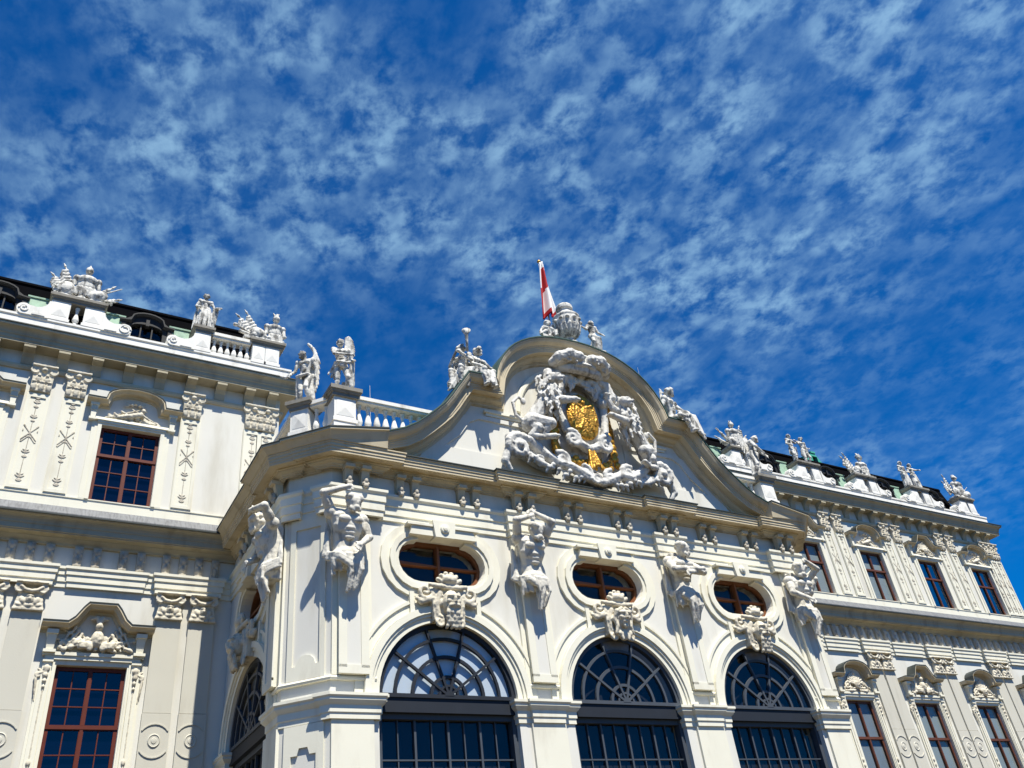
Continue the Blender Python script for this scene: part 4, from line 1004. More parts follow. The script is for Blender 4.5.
# archducal hat with ermine rolls
c = Carve(); rnd = random.Random(2)
for s in (-1, 1):
    c.chain([(s*.05, -.72, -.02), (s*.22, -.80, .06), (s*.48, -.78, .08), (s*.72, -.66, .03), (s*.84, -.5, -.04)], [.10, .19, .215, .20, .14])
    for k in range(26): t = rnd.random(); a = rnd.uniform(-1.2, 2.2); p = Vector((s*(.1+.7*t), -.74+.2*t*t, .05)); d = Vector((0, -math.cos(a), math.sin(a))); c.cap(p+d*.17, p+d*.225+Vector((s*.02, 0, -.05)), .04, .025)
c.lathe((0, -.30, -.22), [(.02, 0), (.55, .0), (.60, .05), (.5, .20), (.02, .24)], 18)
c.chain([(-.72, -.40, -.10), (-.45, -.60, -.20), (0, -.68, -.24), (.45, -.60, -.20), (.72, -.40, -.10)], [.13, .14, .14, .14, .13])
c.ell((0, -.36, .0), (.62, .34, .26))
for x in (-.42, -.14, .14, .42): c.chain([(x, -.56, .22), (x*.9, -.50, .40), (x*.5, -.42, .54)], [.06, .065, .05])
c.ell((0, -.40, .56), (.09, .09, .09)); c.cap((0, -.40, .6), (0, -.40, .74), .03, .02)
for x, z, a0, r in ((-.42, -.46, 40, .13), (-.16, -.40, 200, .12), (.12, -.44, 90, .14), (.40, -.42, 300, .12), (-.30, -.62, 120, .09), (.28, -.62, 10, .10)): c.spiral((x, -.42, z), r, 1.3, a0, .05); c.chain([(x, -.36, z+.12), (x*1.1, -.46, z), (x*1.25, -.40, z-.18)], [.06, .06, .03])
place('crown', c.mesh(.017, .006, 14), M['arms'], arms, T(.02, PY, 13.10))
def lion(mirror):
    """rearing lion in profile, fore paws on the shield (towards +x); origin in the chest"""
    c = Carve(); rnd = random.Random(4); fx = -1 if mirror else 1      # the right hand lion looks away from the shield
    c.chain([(-.52, -.30, -.74), (-.34, -.36, -.46), (-.10, -.42, -.12), (.06, -.46, .20)], [.25, .22, .25, .26])
    c.ell((-.50, -.34, -.78), (.25, .25, .28)); c.ell((0, -.44, .02), (.27, .26, .32), ry=20)
    H = Vector((.17, -.62, .56))
    c.ell(H, (.17, .18, .17)); c.ell(H+Vector((fx*.11, -.12, -.04)), (.10, .12, .085)); c.ell(H+Vector((fx*.17, -.20, -.01)), (.05, .04, .035)); c.ell(H+Vector((fx*.11, -.13, -.13)), (.07, .09, .04)); c.ell(H+Vector((fx*.06, -.14, .07)), (.10, .05, .04))
    for k in (-1, 1): c.ell(H+Vector((k*.12, .02, .13)), (.045, .03, .05)); c.ell(H+Vector((fx*.07+k*.05, -.165, .035)), (.025, .02, .02))
    for k in range(64):
        a = rnd.uniform(0, 2*pi); z = rnd.uniform(-.42, .72); rr = .27-.12*abs(z-.25)
        p = Vector((.04-.10*max(0, -z)+rr*math.cos(a), -.50+.05*z+rr*.85*math.sin(a), z))
        if (p-(H+Vector((fx*.12, -.16, -.03)))).length < .21: continue
        d = Vector((.05*math.cos(a)-.03, .05*math.sin(a), 0)); w = Vector((rnd.uniform(-.04, .04), 0, 0))
        c.chain([p, p+d*.7+w+Vector((0, 0, -.09)), p+d*.5-w+Vector((0, 0, -.18)), p+d*1.2+Vector((0, 0, -.26))], [.05, .045, .036, .018])
    c.chain([(.10, -.52, -.02), (.34, -.70, -.10), (.62, -.66, .0)], [.15, .12, .095]); c.ell((.70, -.66, .02), (.11, .10, .075))
    c.chain([(.14, -.44, .26), (.42, -.46, .40), (.56, -.46, .66)], [.14, .11, .09]); c.ell((.60, -.48, .74), (.095, .10, .09))
    for k in range(4): c.ell((.79, -.735+k*.05, .0), (.05, .025, .04)); c.ell((.535+k*.045, -.56, .77), (.024, .05, .035))
    c.chain([(-.46, -.42, -.76), (-.16, -.62, -.88), (-.34, -.50, -1.14)], [.23, .16, .09]); c.chain([(-.34, -.50, -1.14), (-.28, -.52, -1.22), (-.10, -.64, -1.24)], [.09, .09, .085])
    c.chain([(-.56, -.30, -.82), (-.46, -.50, -1.02), (-.64, -.42, -1.20), (-.44, -.54, -1.28)], [.22, .15, .09, .09])
    for k in range(4): c.ell((-.03, -.72+k*.045, -1.25), (.05, .024, .04))
    c.chain([(-.68, -.26, -.74), (-.90, -.26, -.58), (-.96, -.28, -.22), (-.78, -.28, -.02), (-.66, -.30, -.10)], [.06, .05, .045, .045, .04]); c.ell((-.66, -.30, -.14), (.07, .07, .11))
    me = c.mesh(.016, .004, 18)
    if mirror: me.transform(Matrix.Diagonal((-1, 1, 1, 1))); me.flip_normals()
    return me
place('lion', lion(False), M['arms'], arms, T(-1.16, PY, 11.84), label='left stone lion with its paw on the shield')
place('lion', lion(True), M['arms'], arms, T(1.36, PY, 11.60), label='right stone lion looking out past the shield')
c = Carve()
for s, dz in ((-1, 0), (1, -.05)):
    c.spiral((s*2.18, -.38, -1.34+dz), .31, 1.7, 120, .13, ex=(s, 0, 0), dirn=-1, bulge=.0); c.ell((s*2.18, -.42, -1.34+dz), (.12, .14, .12))
    c.chain([(s*2.35, -.3, -1.08+dz), (s*1.8, -.34, -1.10+dz), (s*1.45, -.36, -1.42+dz), (s*1.1, -.38, -1.62+dz), (s*.75, -.40, -1.66)], [.13, .16, .15, .14, .13])
    c.spiral((s*.98, -.42, -1.50+dz), .20, 1.5, 60, .09, ex=(s, 0, 0)); c.chain([(s*2.45, -.3, -1.5+dz), (s*2.55, -.28, -1.75+dz), (s*2.42, -.26, -1.95+dz)], [.13, .11, .07])
    c.chain([(s*.75, -.4, -1.66), (s*.45, -.42, -1.82), (s*.12, -.42, -1.98)], [.13, .15, .13]); c.spiral((s*.38, -.46, -1.80), .20, 1.4, 90, .08, ex=(s, 0, 0))
    c.chain([(s*1.9, -.4, -1.55), (s*1.6, -.42, -1.75), (s*1.3, -.42, -1.8)], [.09, .10, .05]); c.spiral((s*1.62, -.40, -1.62), .12, 1.2, 0, .05, ex=(s, 0, 0))
c.chain([(-.5, -.42, -1.9), (0, -.46, -2.0), (.5, -.42, -1.9)], [.08, .13, .08])
rnd = random.Random(9)
for s in (-1, 1):
    for k in range(14):
        t = k/13; x = s*(.3+2.0*t); z = -1.90+.62*t*t+rnd.uniform(-.05, .12); c.chain([(x, -.30, z), (x+s*.08, -.44, z-.06), (x+s*.14, -.40, z-.18)], [.07, .065, .03])
    c.ell((s*1.6, -.16, -1.45), (.75, .14, .26), ry=s*-22); c.ell((s*2.18, -.36, -1.36), (.20, .14, .20))
c.ell((0, -.16, -1.75), (.8, .14, .22)); c.spiral((-.12, -.52, -1.93), .15, 1.4, 200, .055); c.spiral((.30, -.50, -1.88), .12, 1.3, 0, .05)
place('scroll_base', c.mesh(.018, .006, 14), M['arms'], arms, T(0, PY, 11.62))

# ---- porch balustrade
BALP = baluster_mesh(.66)
for s in (-1, 1):
    X = sorted((s*6.16, s*3.9))
    bal = place('balustrade_rail', MB().box(*X, 14.96, 15.26, 10.88, 10.93).box(*X, 14.93, 15.29, 10.93, 11.02).mesh(), M['attic'], porch)
    place('balustrade_plinth', MB().box(*X, 14.98, 15.24, 9.46, 10.22).mesh(), M['attic'], porch)
    for k in range(11): place('baluster', BALP, M['attic'], bal, T(s*(6.02-.212*k), 15.11, 10.22))
DIEP = die(.50, .64, .50)
def diag(x0, y0, x1, y1, name):
    m = MB(); d = Vector((x1-x0, y1-y0)); L = d.length; a = math.atan2(d.y, d.x)
    m.box(0, L, -.15, .15, 10.88, 10.93); m.box(0, L, -.18, .18, 10.93, 11.02)
    r = place('balustrade_rail', m.mesh(), M['attic'], porch, T(x0, y0, 0, a)); n = int(L/.212)
    place('balustrade_plinth', MB().box(0, L, -.13, .13, 9.46, 10.22).mesh(), M['attic'], porch, T(x0, y0, 0, a))
    for k in range(n): t = (k+.5)/n; place('baluster', BALP, M['attic'], r, T(x0+d.x*t, y0+d.y*t, 10.22))
for s in (-1, 1):
    pb = place('balustrade_pedestal', MB().box(-.26, .26, -.26, .26, 9.46, 10.21).mesh(), M['attic'], porch, T(s*6.43, 15.13, 0))
    place('pedestal_die', DIEP, M['attic'], pb, T(s*6.43, 15.13, 10.21)); place('coping', coping(.70, .70, .24), M['cap'], pb, T(s*6.43, 15.13, 10.85))
    pb = place('balustrade_pedestal', MB().box(-.22, .22, -.22, .22, 9.46, 10.21).mesh(), M['attic'], porch, T(s*7.06, 15.83, 0, s*R(45)))
    place('pedestal_die', die(.42, .64, .42), M['attic'], pb, T(s*7.06, 15.83, 10.21, s*R(45))); place('coping', coping(.58, .58, .24), M['cap'], pb, T(s*7.06, 15.83, 10.85, s*R(45)))
    diag(s*6.60, 15.30, s*6.92, 15.66, 'porch_balustrade'); diag(s*7.10, 16.02, s*7.10, 19.9, 'porch_balustrade')

# ================================================================== FIGURES
JD = dict(head=(0, -.015, .935), neck=(0, .005, .855), chest=(0, 0, .74), waist=(0, .01, .625), pel=(0, .01, .53),
          shl=(-.115, .005, .815), shr=(.115, .005, .815), ell=(-.15, .01, .655), elr=(.15, .01, .655), hal=(-.15, -.05, .50), har=(.15, -.05, .50),
          hil=(-.055, .01, .515), hir=(.055, .01, .515), knl=(-.06, -.02, .285), knr=(.06, -.02, .285), anl=(-.065, .015, .045), anr=(.065, .015, .045))
def human(c, s=1.5, at=(0, 0, 0), rz=0, fat=1.0, legs=True, hair=1.0, look=(0, -1, 0), beard=False, head_k=1.0, fingers=True, **P):
    J = {k: Vector(P.get(k, v)) for k, v in JD.items()}
    Mx = Matrix.Translation(at) @ Matrix.Rotation(R(rz), 4, 'Z') @ Matrix.Scale(s, 4)
    g = lambda v: Mx @ Vector(v)
    cap = lambda a, b, r1, r2: c.cap(g(a), g(b), r1*s*fat, r2*s*fat)
    def ell(p, r, **k): c.ell(g(p), tuple(x*s for x in r), rz=rz, **k)
    H = J['head']; L = Vector(look).normalized(); hk = head_k
    ell(H, (.054*hk, .064*hk, .072*hk))
    c.ell(g(H+L*.052*hk+Vector((0, 0, -.005))), (.012*s*hk, .014*s*hk, .020*s*hk)); c.ell(g(H+L*.040*hk+Vector((0, 0, .022*hk))), (.040*s*hk, .022*s*hk, .011*s*hk), rz=rz)
    c.ell(g(H+L*.038*hk+Vector((0, 0, -.045*hk))), (.026*s*hk, .024*s*hk, .024*s*hk))
    sd = L.cross(Vector((0, 0, 1))).normalized()
    for k in (-1, 1): c.ell(g(H+sd*.054*k*hk), (.010*s*hk, .012*s*hk, .018*s*hk))
    rnd = random.Random(int(s*1000)+int(rz))
    if hair:
        for i in range(14):
            d = Vector((rnd.uniform(-1, 1), rnd.uniform(-1, 1), rnd.uniform(-.2, 1))).normalized()
            if d.dot(L) > .55: continue
            c.ell(g(H+Vector((d.x*.050, d.y*.058, d.z*.062))*hk), (.024*s*hk*hair,)*3)
    if beard:
        for i in range(12): k = rnd.uniform(-1, 1); c.ell(g(H+L*(.040-.018*abs(k))+sd*k*.038+Vector((0, 0, -.052-.022*rnd.random()*(1-abs(k))))), (.016*s, .015*s, .020*s))
    cap(J['neck'], H-Vector((0, 0, .03)), .034, .032)
    ch, wa, pe = J['chest'], J['waist'], J['pel']
    ell(ch+Vector((0, .005, .01)), (.104*fat, .062*fat, .105)); cap(J['neck']-Vector((0, 0, .03)), ch, .045, .060)
    for k in (-1, 1): cap(J['shl' if k < 0 else 'shr'].lerp(ch, .45), wa+Vector((k*.030, 0, 0)), .056, .048); cap(wa+Vector((k*.03, 0, 0)), pe+Vector((k*.035, 0, 0)), .050, .058)
    for i in range(3): ell(wa.lerp(ch, .15+.28*i)+Vector((0, -.052*fat, 0)), (.038, .018, .020))
    ell(pe, (.098*fat, .070*fat, .070))
    fr = Vector((0, -1, 0))
    for k in (-1, 1): ell(ch+Vector((k*.045, -.055, .03)), (.044*fat, .022*fat, .030))
    for a, e, h in (('shl', 'ell', 'hal'), ('shr', 'elr', 'har')):
        cap(J['neck']-Vector((0, 0, .02)), J[a], .040, .040); ell(J[a], (.046*fat, .046*fat, .05))
        cap(J[a], J[e], .037, .029); m = J[a].lerp(J[e], .45); cap(m, m.lerp(J[e], .3), .039, .034)
        cap(J[e], J[h], .031, .020); d = (J[h]-J[e]).normalized(); w = d.orthogonal().normalized()
        p = J[h]+d*.03; c.cap(g(J[h]), g(p), .021*s, .022*s)
        if fingers:
            cr_ = d.cross(Vector((0, -1, .2))); cr_ = cr_.normalized() if cr_.length > .1 else w
            for i in range(4): c.cap(g(p+cr_*(i-1.5)*.012), g(p+cr_*(i-1.5)*.015+d*(.040-.006*abs(i-1.4))+Vector((0, .006, -.012))), .0085*s, .006*s)
            c.cap(g(J[h]+cr_*.02), g(J[h]+cr_*.036+d*.03), .009*s, .007*s)
    if legs:
        for hp, k, a in (('hil', 'knl', 'anl'), ('hir', 'knr', 'anr')):
            cap(J[hp], J[k], .066, .045); cap(J[k], J[a], .044, .026); m = J[k].lerp(J[a], .3); cap(m, m.lerp(J[a], .2), .046, .040)
            c.ell(g(J[a]+Vector((0, -.035, -.028))), (.030*s, .065*s, .022*s), rz=rz)
    return J, g
def wing(c, lead, trail, n=9, r0=.036, r1=.018):
    lead = [Vector(p) for p in lead]; trail = [Vector(p) for p in trail]
    def at(L, t):
        f = t*(len(L)-1); i = min(int(f), len(L)-2); return L[i].lerp(L[i+1], f-i)
    c.chain(lead, r0*1.1)
    for k in range(n):
        t = k/(n-1); a, b = at(lead, t), at(trail, t); m = a.lerp(b, .55); c.chain([a, m, b], [r0, r0*.95, r1])
        c.ell(a.lerp(b, .3), (r0*1.1, r0*.8, r0*1.5))
def plinth(c, r=.26, h=.07): c.lathe((0, 0, 0), [(r, 0), (r, h*.7), (r*.85, h)], 12)
def statue(name, c, vox, mtx, label, group=None, amp=.005, cat='statue'):
    return place(name, c.mesh(vox*.78, amp, 16), M['statue'], None, mtx, label, cat, group)
def leg_drape(c, s, z0=.60, wide=.13, n=9, seed=1, back=True):
    rnd = random.Random(seed)
    for i in range(n):
        a = R(-160+320*i/(n-1)+90+180); p = Vector((wide*.85*math.cos(a), wide*.65*math.sin(a), z0)); q_ = Vector((wide*1.15*math.cos(a)+rnd.uniform(-.02, .02), wide*.95*math.sin(a), rnd.uniform(.03, .10)))
        c.chain([p*s, (p.lerp(q_, .5)+Vector((rnd.uniform(-.02, .02), -.01, 0)))*s, q_*s], [.022*s, .026*s, .022*s])
def flagpole(c, p, qv, side, w, r=.03):
    p = Vector(p); qv = Vector(qv); c.cap(p, qv, r, r*.8); c.cap(qv, qv+(qv-p).normalized()*.12, r*1.5, .008); d = Vector(side)
    for k in range(6):
        t = .42+.09*k; a = p.lerp(qv, t); c.chain([a, a+d*w*(1-.10*k)*.5+Vector((0, -.02, -.05)), a+d*w*(1-.13*k)+Vector((0, .01, -.16))], [.05, .05, .035])

# --- the two winged figures at the left corner of the porch balustrade
s = 1.55; c = Carve(); plinth(c, .25)
human(c, s, fat=.92, head=(-.02, -.02, .935), ell=(-.125, -.09, .68), hal=(.11, -.13, .665), elr=(.165, .02, .67), har=(.17, -.10, .585), knl=(-.055, -.01, .285), anl=(-.07, .02, .045), knr=(.085, -.07, .29), anr=(.08, .03, .045), look=(-.45, -.85, -.1), pel=(-.02, 0, .53), hair=.8)
wing(c, [(.10, .12, .80*s), (.14, .15, .98*s), (.15, .14, 1.13*s), (.20, .13, 1.15*s)], [(.22, .15, .66*s), (.31, .16, .78*s), (.36, .15, .92*s), (.31, .13, 1.08*s)], 12)
c.folds((.20, -.13, .585*s), (.27, -.09, .575*s), (.20, -.07, .22), (.31, -.01, .30), 5, .034, .030, jit=.02)
c.folds((.16, -.15, .60*s), (-.02, -.13, .56*s), (-.10, -.13, .54*s), (-.14, -.09, .50*s), 3, .030, .028); c.chain([(.24, -.13, .57*s), (.08, -.16, .525*s), (-.10, -.13, .54*s), (-.15, -.02, .57*s)], [.035, .04, .04, .035])
c.folds((-.14, .04, .58*s), (-.08, .10, .57*s), (-.26, .06, .37*s), (-.14, .13, .33*s), 4, .032, .026); c.ell((.02, -.11, .50*s), (.09, .05, .08)); c.cap((.06, .08, 0), (.07, .07, .24*s), .06, .05)
statue('winged_statue', c, .018, T(-6.43, 15.13, 11.08, R(-8)), 'white winged youth clutching cloth on the front left balustrade pedestal', 'winged statues on the porch balustrade')
c = Carve(); plinth(c, .23)
human(c, s, fat=.92, head=(-.04, -.02, .93), ell=(-.155, .0, .66), hal=(-.19, -.10, .545), elr=(.16, .05, .66), har=(.15, .05, .55), knl=(-.05, -.03, .285), knr=(.05, -.08, .29), anr=(.09, .0, .045), look=(-.6, -.7, -.2), chest=(.005, 0, .74), hair=.8)
wing(c, [(.09, .10, .80*s), (.18, .14, .98*s), (.14, .14, 1.10*s), (.02, .12, 1.20*s)], [(.16, .16, .16*s), (.27, .17, .42*s), (.31, .16, .80*s), (.20, .14, 1.06*s)], 13)
c.folds((.08, .05, .54*s), (.16, .09, .58*s), (.06, .10, .06), (.20, .13, .10), 5, .034, .032); c.chain([(-.17, -.06, .53*s), (-.05, -.14, .50*s), (.10, -.10, .53*s), (.14, .04, .56*s)], [.035, .045, .04, .035]); c.folds((-.18, -.04, .52*s), (-.10, -.10, .50*s), (-.19, .03, .08), (-.12, .02, .06), 3, .03, .028)
c.chain([(-.28, -.14, .54*s), (-.38, -.16, .50*s), (-.52, -.16, .55*s)], [.028, .034, .02])
statue('winged_statue', c, .018, T(-7.06, 15.83, 11.08, R(-40)), 'white winged youth with tall wing on the rear left corner of the porch balustrade', 'winged statues on the porch balustrade')
# right hand pedestal
c = Carve(); plinth(c)
human(c, 1.65, head=(.20, -.05, .90), neck=(.17, -.02, .83), chest=(.13, -.01, .72), waist=(.07, 0, .61), pel=(.03, .01, .53), shl=(.03, -.03, .80), shr=(.25, .0, .78), ell=(-.02, -.12, .66), hal=(.10, -.17, .55), elr=(.32, -.06, .64), har=(.26, -.15, .52),
      knl=(-.06, -.07, .29), anl=(-.10, .0, .045), knr=(.07, -.03, .28), anr=(.03, .03, .045), look=(.5, -.8, -.3))
wing(c, [(.16, .14, 1.28), (.02, .18, 1.55), (-.10, .18, 1.66)], [(.10, .18, .85), (-.16, .2, 1.12), (-.20, .18, 1.45)], 8)
c.folds((-.12, -.06, .95), (.20, -.10, .95), (-.24, .06, .20), (.12, .02, .10), 10, 0.031, 0.034, jit=.03)
statue('winged_statue', c, .019, T(6.50, 15.13, 11.08, R(15)), 'white winged figure leaning forward on the right balustrade pedestal', 'winged statues on the porch balustrade')
# --- single draped statue on the left attic
c = Carve(); plinth(c, .24); s = 1.36
human(c, s, ell=(-.18, .02, .66), hal=(-.13, -.08, .60), elr=(.18, .0, .68), har=(.24, -.08, .62), knr=(.09, -.06, .29), hair=1.2, look=(-.3, -.9, -.1))
leg_drape(c, s, .60, .125, 14, 3); c.folds((-.16, .05, .80*s), (-.22, .08, .70*s), (-.28, .08, .08), (-.16, .12, .05), 6, 0.031, 0.034); c.folds((.22, -.08, .60*s), (.34, -.08, .66*s), (.26, .0, .14), (.34, 0, .40*s), 6, 0.031, 0.028)
c.chain([(.30, -.12, .62*s), (.42, -.14, .64*s)], [.05, .03])
statue('standing_statue', c, .019, T(-8.75, 20.0, 15.86), 'lone draped white statue beside the balustrade on the left roof edge', 'statues along the roof edge')
# --- trophies of arms
def trophy(kind):
    c = Carve(); rnd = random.Random(20+kind); c.box((0, 0, .05), (.62, .20, .05))
    if kind == 0:
        c.ell((.10, -.02, .62), (.24, .17, .30)); c.ell((.10, -.06, .80), (.27, .18, .16)); c.ell((.10, -.02, .36), (.21, .16, .14))
        for k in (-1, 1): c.ell((.10+k*.27, -.02, .84), (.10, .11, .11)); c.cap((.10+k*.28, -.02, .80), (.10+k*.32, -.04, .58), .075, .06)
        for k in range(5): c.cap((.10-.2+.1*k, -.14, .46), (.10-.22+.11*k, -.13, .24), .055, .045)
        c.cap((.10, -.02, .95), (.10, -.03, 1.06), .07, .07); c.ell((.10, -.05, 1.16), (.105, .125, .13)); c.ell((.10, -.02, 1.29), (.035, .10, .07)); c.cap((.10, -.02, 1.30), (.10, .0, 1.40), .03, .01); c.ell((.10, -.15, 1.12), (.06, .04, .06))
        for a, L, w in ((-46, 1.1, .30), (-26, 1.28, .34), (42, 1.05, .30), (66, .98, .22)):
            d = Vector((math.sin(R(a)), 0, math.cos(R(a)))); flagpole(c, (.05, .10, .12), d*L+Vector((.05, .10, .12)), (-1 if a < 0 else -.6, -.1, -.15), w)
        for a, L in ((-68, .85), (80, .90), (55, 1.12)): d = Vector((math.sin(R(a)), 0, math.cos(R(a)))); c.cap((.05, .05, .2), d*L+Vector((.05, 0, .2)), .028, .02)
        c.ell((-.36, -.14, .32), (.22, .09, .25), ry=15); c.ell((-.36, -.20, .32), (.13, .06, .15), ry=15); c.ell((.42, -.16, .28), (.26, .09, .18), ry=-20); c.ell((.42, -.22, .28), (.15, .06, .10), ry=-20)
    else:
        # helmeted bust at the right, flags streaming left
        c.ell((.30, -.02, .50), (.20, .16, .26)); c.ell((.30, -.05, .66), (.24, .16, .14)); c.cap((.30, -.02, .80), (.31, -.03, .92), .07, .07); c.ell((.32, -.05, 1.02), (.11, .13, .13)); c.ell((.33, .02, 1.16), (.05, .14, .10)); c.cap((.34, .05, 1.2), (.42, .08, 1.34), .06, .03); c.cap((.30, 0, 1.14), (.24, 0, 1.28), .05, .02)
        for k in (-1, 1): c.ell((.30+k*.24, -.02, .70), (.09, .10, .10)); c.cap((.30+k*.25, -.02, .66), (.30+k*.27, -.08, .40), .07, .06)
        for k in range(5): c.cap((.14+.08*k, -.12, .34), (.12+.09*k, -.12, .10), .055, .05)
        for a, L, w in ((-34, 1.25, .26), (-48, 1.25, .30)): d = Vector((math.sin(R(a)), 0, math.cos(R(a)))); flagpole(c, (.16, .08, .10), d*L+Vector((.16, .08, .10)), (-.9, -.1, -.3), w)
        c.cap((.1, .04, .22), (-.86, .0, .52), .035, .03); c.ell((-.84, 0, .53), (.08, .06, .06)); c.cap((.1, -.04, .15), (-.70, -.04, .30), .05, .06); c.ell((-.20, -.14, .28), (.26, .09, .20), ry=25); c.ell((-.20, -.2, .28), (.15, .06, .11), ry=25)
        c.cap((.4, -.05, .2), (.62, -.05, .42), .05, .04)
    for k in range(10): c.ell((rnd.uniform(-.5, .5), rnd.uniform(-.15, 0), rnd.uniform(.10, .20)), (rnd.uniform(.08, .14), .09, rnd.uniform(.06, .10)), ry=rnd.uniform(-40, 40))
    return c.mesh(.015, .005, 16)
TR0, TR1 = trophy(0), trophy(1)
GT = 'carved trophies of arms along the roof edge'
def troph(me, x, label, mx=False): place('trophy_of_arms', me, M['statue'], None, T(x, 20.0, 15.86, mx=mx), label, 'sculpture', GT)
troph(TR0, -11.96, 'stone armour with plumed helmet between fanned banners on the far left roof edge')
troph(TR1, -7.02, 'stone helmet and slanting banners on the inner corner of the left wing')
troph(TR0, 11.80, 'stone armour and banners just right of the gable, nearest trophy on the right roof', True)
troph(TR1, 18.95, 'stone helmet and banners between the two standing pairs on the right roof')
troph(TR0, 25.95, 'stone armour on the outermost corner pedestal of the right wing')
# --- standing pairs on the right attic
def roof_man(seed, arm):
    c = Carve(); plinth(c, .22); s = 1.40
    if arm == 0: human(c, s, ell=(-.17, .0, .67), hal=(-.10, -.10, .60), elr=(.19, -.03, .72), har=(.30, -.03, .80), knl=(-.07, -.07, .29), look=(.5, -.8, 0), hair=1.1)
    elif arm == 1: human(c, s, ell=(-.19, -.03, .74), hal=(-.30, -.04, .82), elr=(.17, .02, .66), har=(.12, -.10, .58), knr=(.09, -.07, .29), look=(-.6, -.7, 0), hair=1.1)
    elif arm == 2: human(c, s, ell=(-.16, .02, .66), hal=(-.12, -.09, .56), elr=(.17, .0, .67), har=(.13, -.11, .58), knr=(.08, -.07, .29), look=(.4, -.9, 0), hair=1.2)
    else: human(c, s, ell=(-.17, .0, .67), hal=(-.11, -.10, .62), elr=(.21, -.05, .78), har=(.36, -.08, .80), knl=(-.08, -.08, .29), look=(.7, -.6, 0), hair=1.1)
    if arm in (2, 3): leg_drape(c, s, .58, .115, 14, seed)
    else: c.folds((-.16, -.04, .56*s), (.16, -.08, .54*s), (-.18, .04, .36*s), (.20, .02, .34*s), 8, 0.031, 0.028, jit=.03); c.folds((.05, .10, .80*s), (.18, .10, .75*s), (.02, .12, .05), (.16, .12, .06), 5, 0.031, 0.031)
    return c.mesh(.016, .005, 16)
for sd, arm, x, lab in ((1, 0, 15.02, 'bare legged stone youth reaching right, left one of the pair nearest the gable'), (2, 1, 15.74, 'bare legged stone youth reaching left, right one of the pair nearest the gable'),
                        (3, 2, 22.20, 'draped stone figure with folded hands, left one of the far pair on the right roof'), (4, 3, 22.86, 'draped stone figure pointing right, right one of the far pair on the right roof')):
    place('standing_statue', roof_man(sd, arm), M['statue'], None, T(x, 20.0, 15.86), lab, 'statue', 'statues along the roof edge')
# --- seated figures on the gable shoulders (seat height 0 = ledge)
s = 1.75
def seated(c, at, rz, **k):
    P = dict(pel=(0, .0, .09), waist=(0, .0, .19), chest=(0, -.01, .31), neck=(0, -.01, .42), head=(0, -.03, .50), shl=(-.115, -.005, .38), shr=(.115, -.005, .38), ell=(-.16, -.04, .23), elr=(.16, -.04, .23), hal=(-.12, -.14, .15), har=(.12, -.14, .15),
             hil=(-.055, 0, .075), hir=(.055, 0, .075), knl=(-.08, -.22, .08), knr=(.08, -.22, .08), anl=(-.08, -.20, -.16), anr=(.08, -.20, -.16)); P.update(k)
    return human(c, s, at=at, rz=rz, **P)
c = Carve(); c.box((0, .05, -.06), (.34, .22, .07))
seated(c, (0, 0, 0), -55, head=(.03, -.05, .50), look=(.5, -.5, .6), ell=(-.17, -.06, .26), hal=(.0, -.16, .42), elr=(.17, -.06, .24), har=(.06, -.17, .36), knl=(-.09, -.20, .07), anl=(-.09, -.22, -.17), knr=(.07, -.22, .07), anr=(.07, -.20, -.17), hair=1.2)
c.folds((-.25, -.22, .12), (.10, -.36, .15), (-.52, -.10, -.48), (-.05, -.30, -.30), 11, 0.037, 0.037, jit=.04); c.folds((-.22, .10, .45), (-.1, .18, .55), (-.30, .12, -.02), (-.05, .22, .0), 7, 0.043, 0.043)
st = statue('seated_statue', c, .020, T(-3.40, 14.80, 12.05), 'seated stone figure blowing an upright trumpet on the left gable shoulder', 'seated statues on the gable')
m = MB(); m.tube([(-.03, -.36, .62), (-.03, -.38, .95), (-.03, -.39, 1.12), (-.03, -.395, 1.24)], [.03, .036, .05, .115], 12); place('trumpet', m.mesh(smooth=True), M['statue'], st, T(-3.40, 14.80, 12.05))
c = Carve(); c.box((0, .05, -.06), (.28, .22, .07))
seated(c, (0, 0, .0), 12, head=(.01, -.03, .53), neck=(.01, 0, .44), look=(.5, -.8, -.15), elr=(.20, -.04, .30), har=(.33, -.06, .28), ell=(-.16, -.06, .24), hal=(-.08, -.15, .18), hair=1.35)
c.folds((-.15, -.36, .14), (.22, -.38, .12), (-.05, -.42, -.18), (.20, -.42, -.30), 10, 0.037, 0.037, jit=.04); c.folds((-.2, .1, .6), (.18, .12, .6), (-.25, .15, -.02), (.2, .15, -.02), 8, 0.043, 0.043)
statue('seated_statue', c, .020, T(-2.98, 14.78, 12.05), 'seated stone woman stretching an arm along the gable beside the trumpeter', 'seated statues on the gable')
c = Carve(); c.box((0, .05, -.06), (.34, .22, .07))
seated(c, (0, 0, 0), 22, fat=.92, head=(.03, -.03, .525), neck=(.01, -.01, .43), look=(.75, -.6, 0), elr=(.18, -.08, .28), har=(.33, -.10, .29), ell=(-.17, .03, .25), hal=(-.22, .03, .12), knl=(-.04, -.22, .07), knr=(.16, -.18, .10), anl=(-.02, -.22, -.16), anr=(.22, -.20, -.14), hair=1.0)
c.folds((-.1, -.34, .16), (.40, -.28, .18), (.0, -.42, -.14), (.52, -.30, -.42), 11, .05, .045, jit=.03); c.chain([(-.14, -.38, .06), (-.02, -.44, .0), (.10, -.42, .08), (.02, -.40, .14)], .055); c.folds((-.16, .1, .5), (.12, .12, .5), (-.24, .15, -.02), (.2, .15, -.02), 6, .05, .05)
c.chain([(-.24, .04, .20), (-.16, .06, .62), (-.12, .06, .98)], [.03, .03, .02])
for k in range(7): c.ell((-.15+.01*k, .06, .60+.065*k), (.05-.004*k, .025, .07), ry=20 if k % 2 else -30)
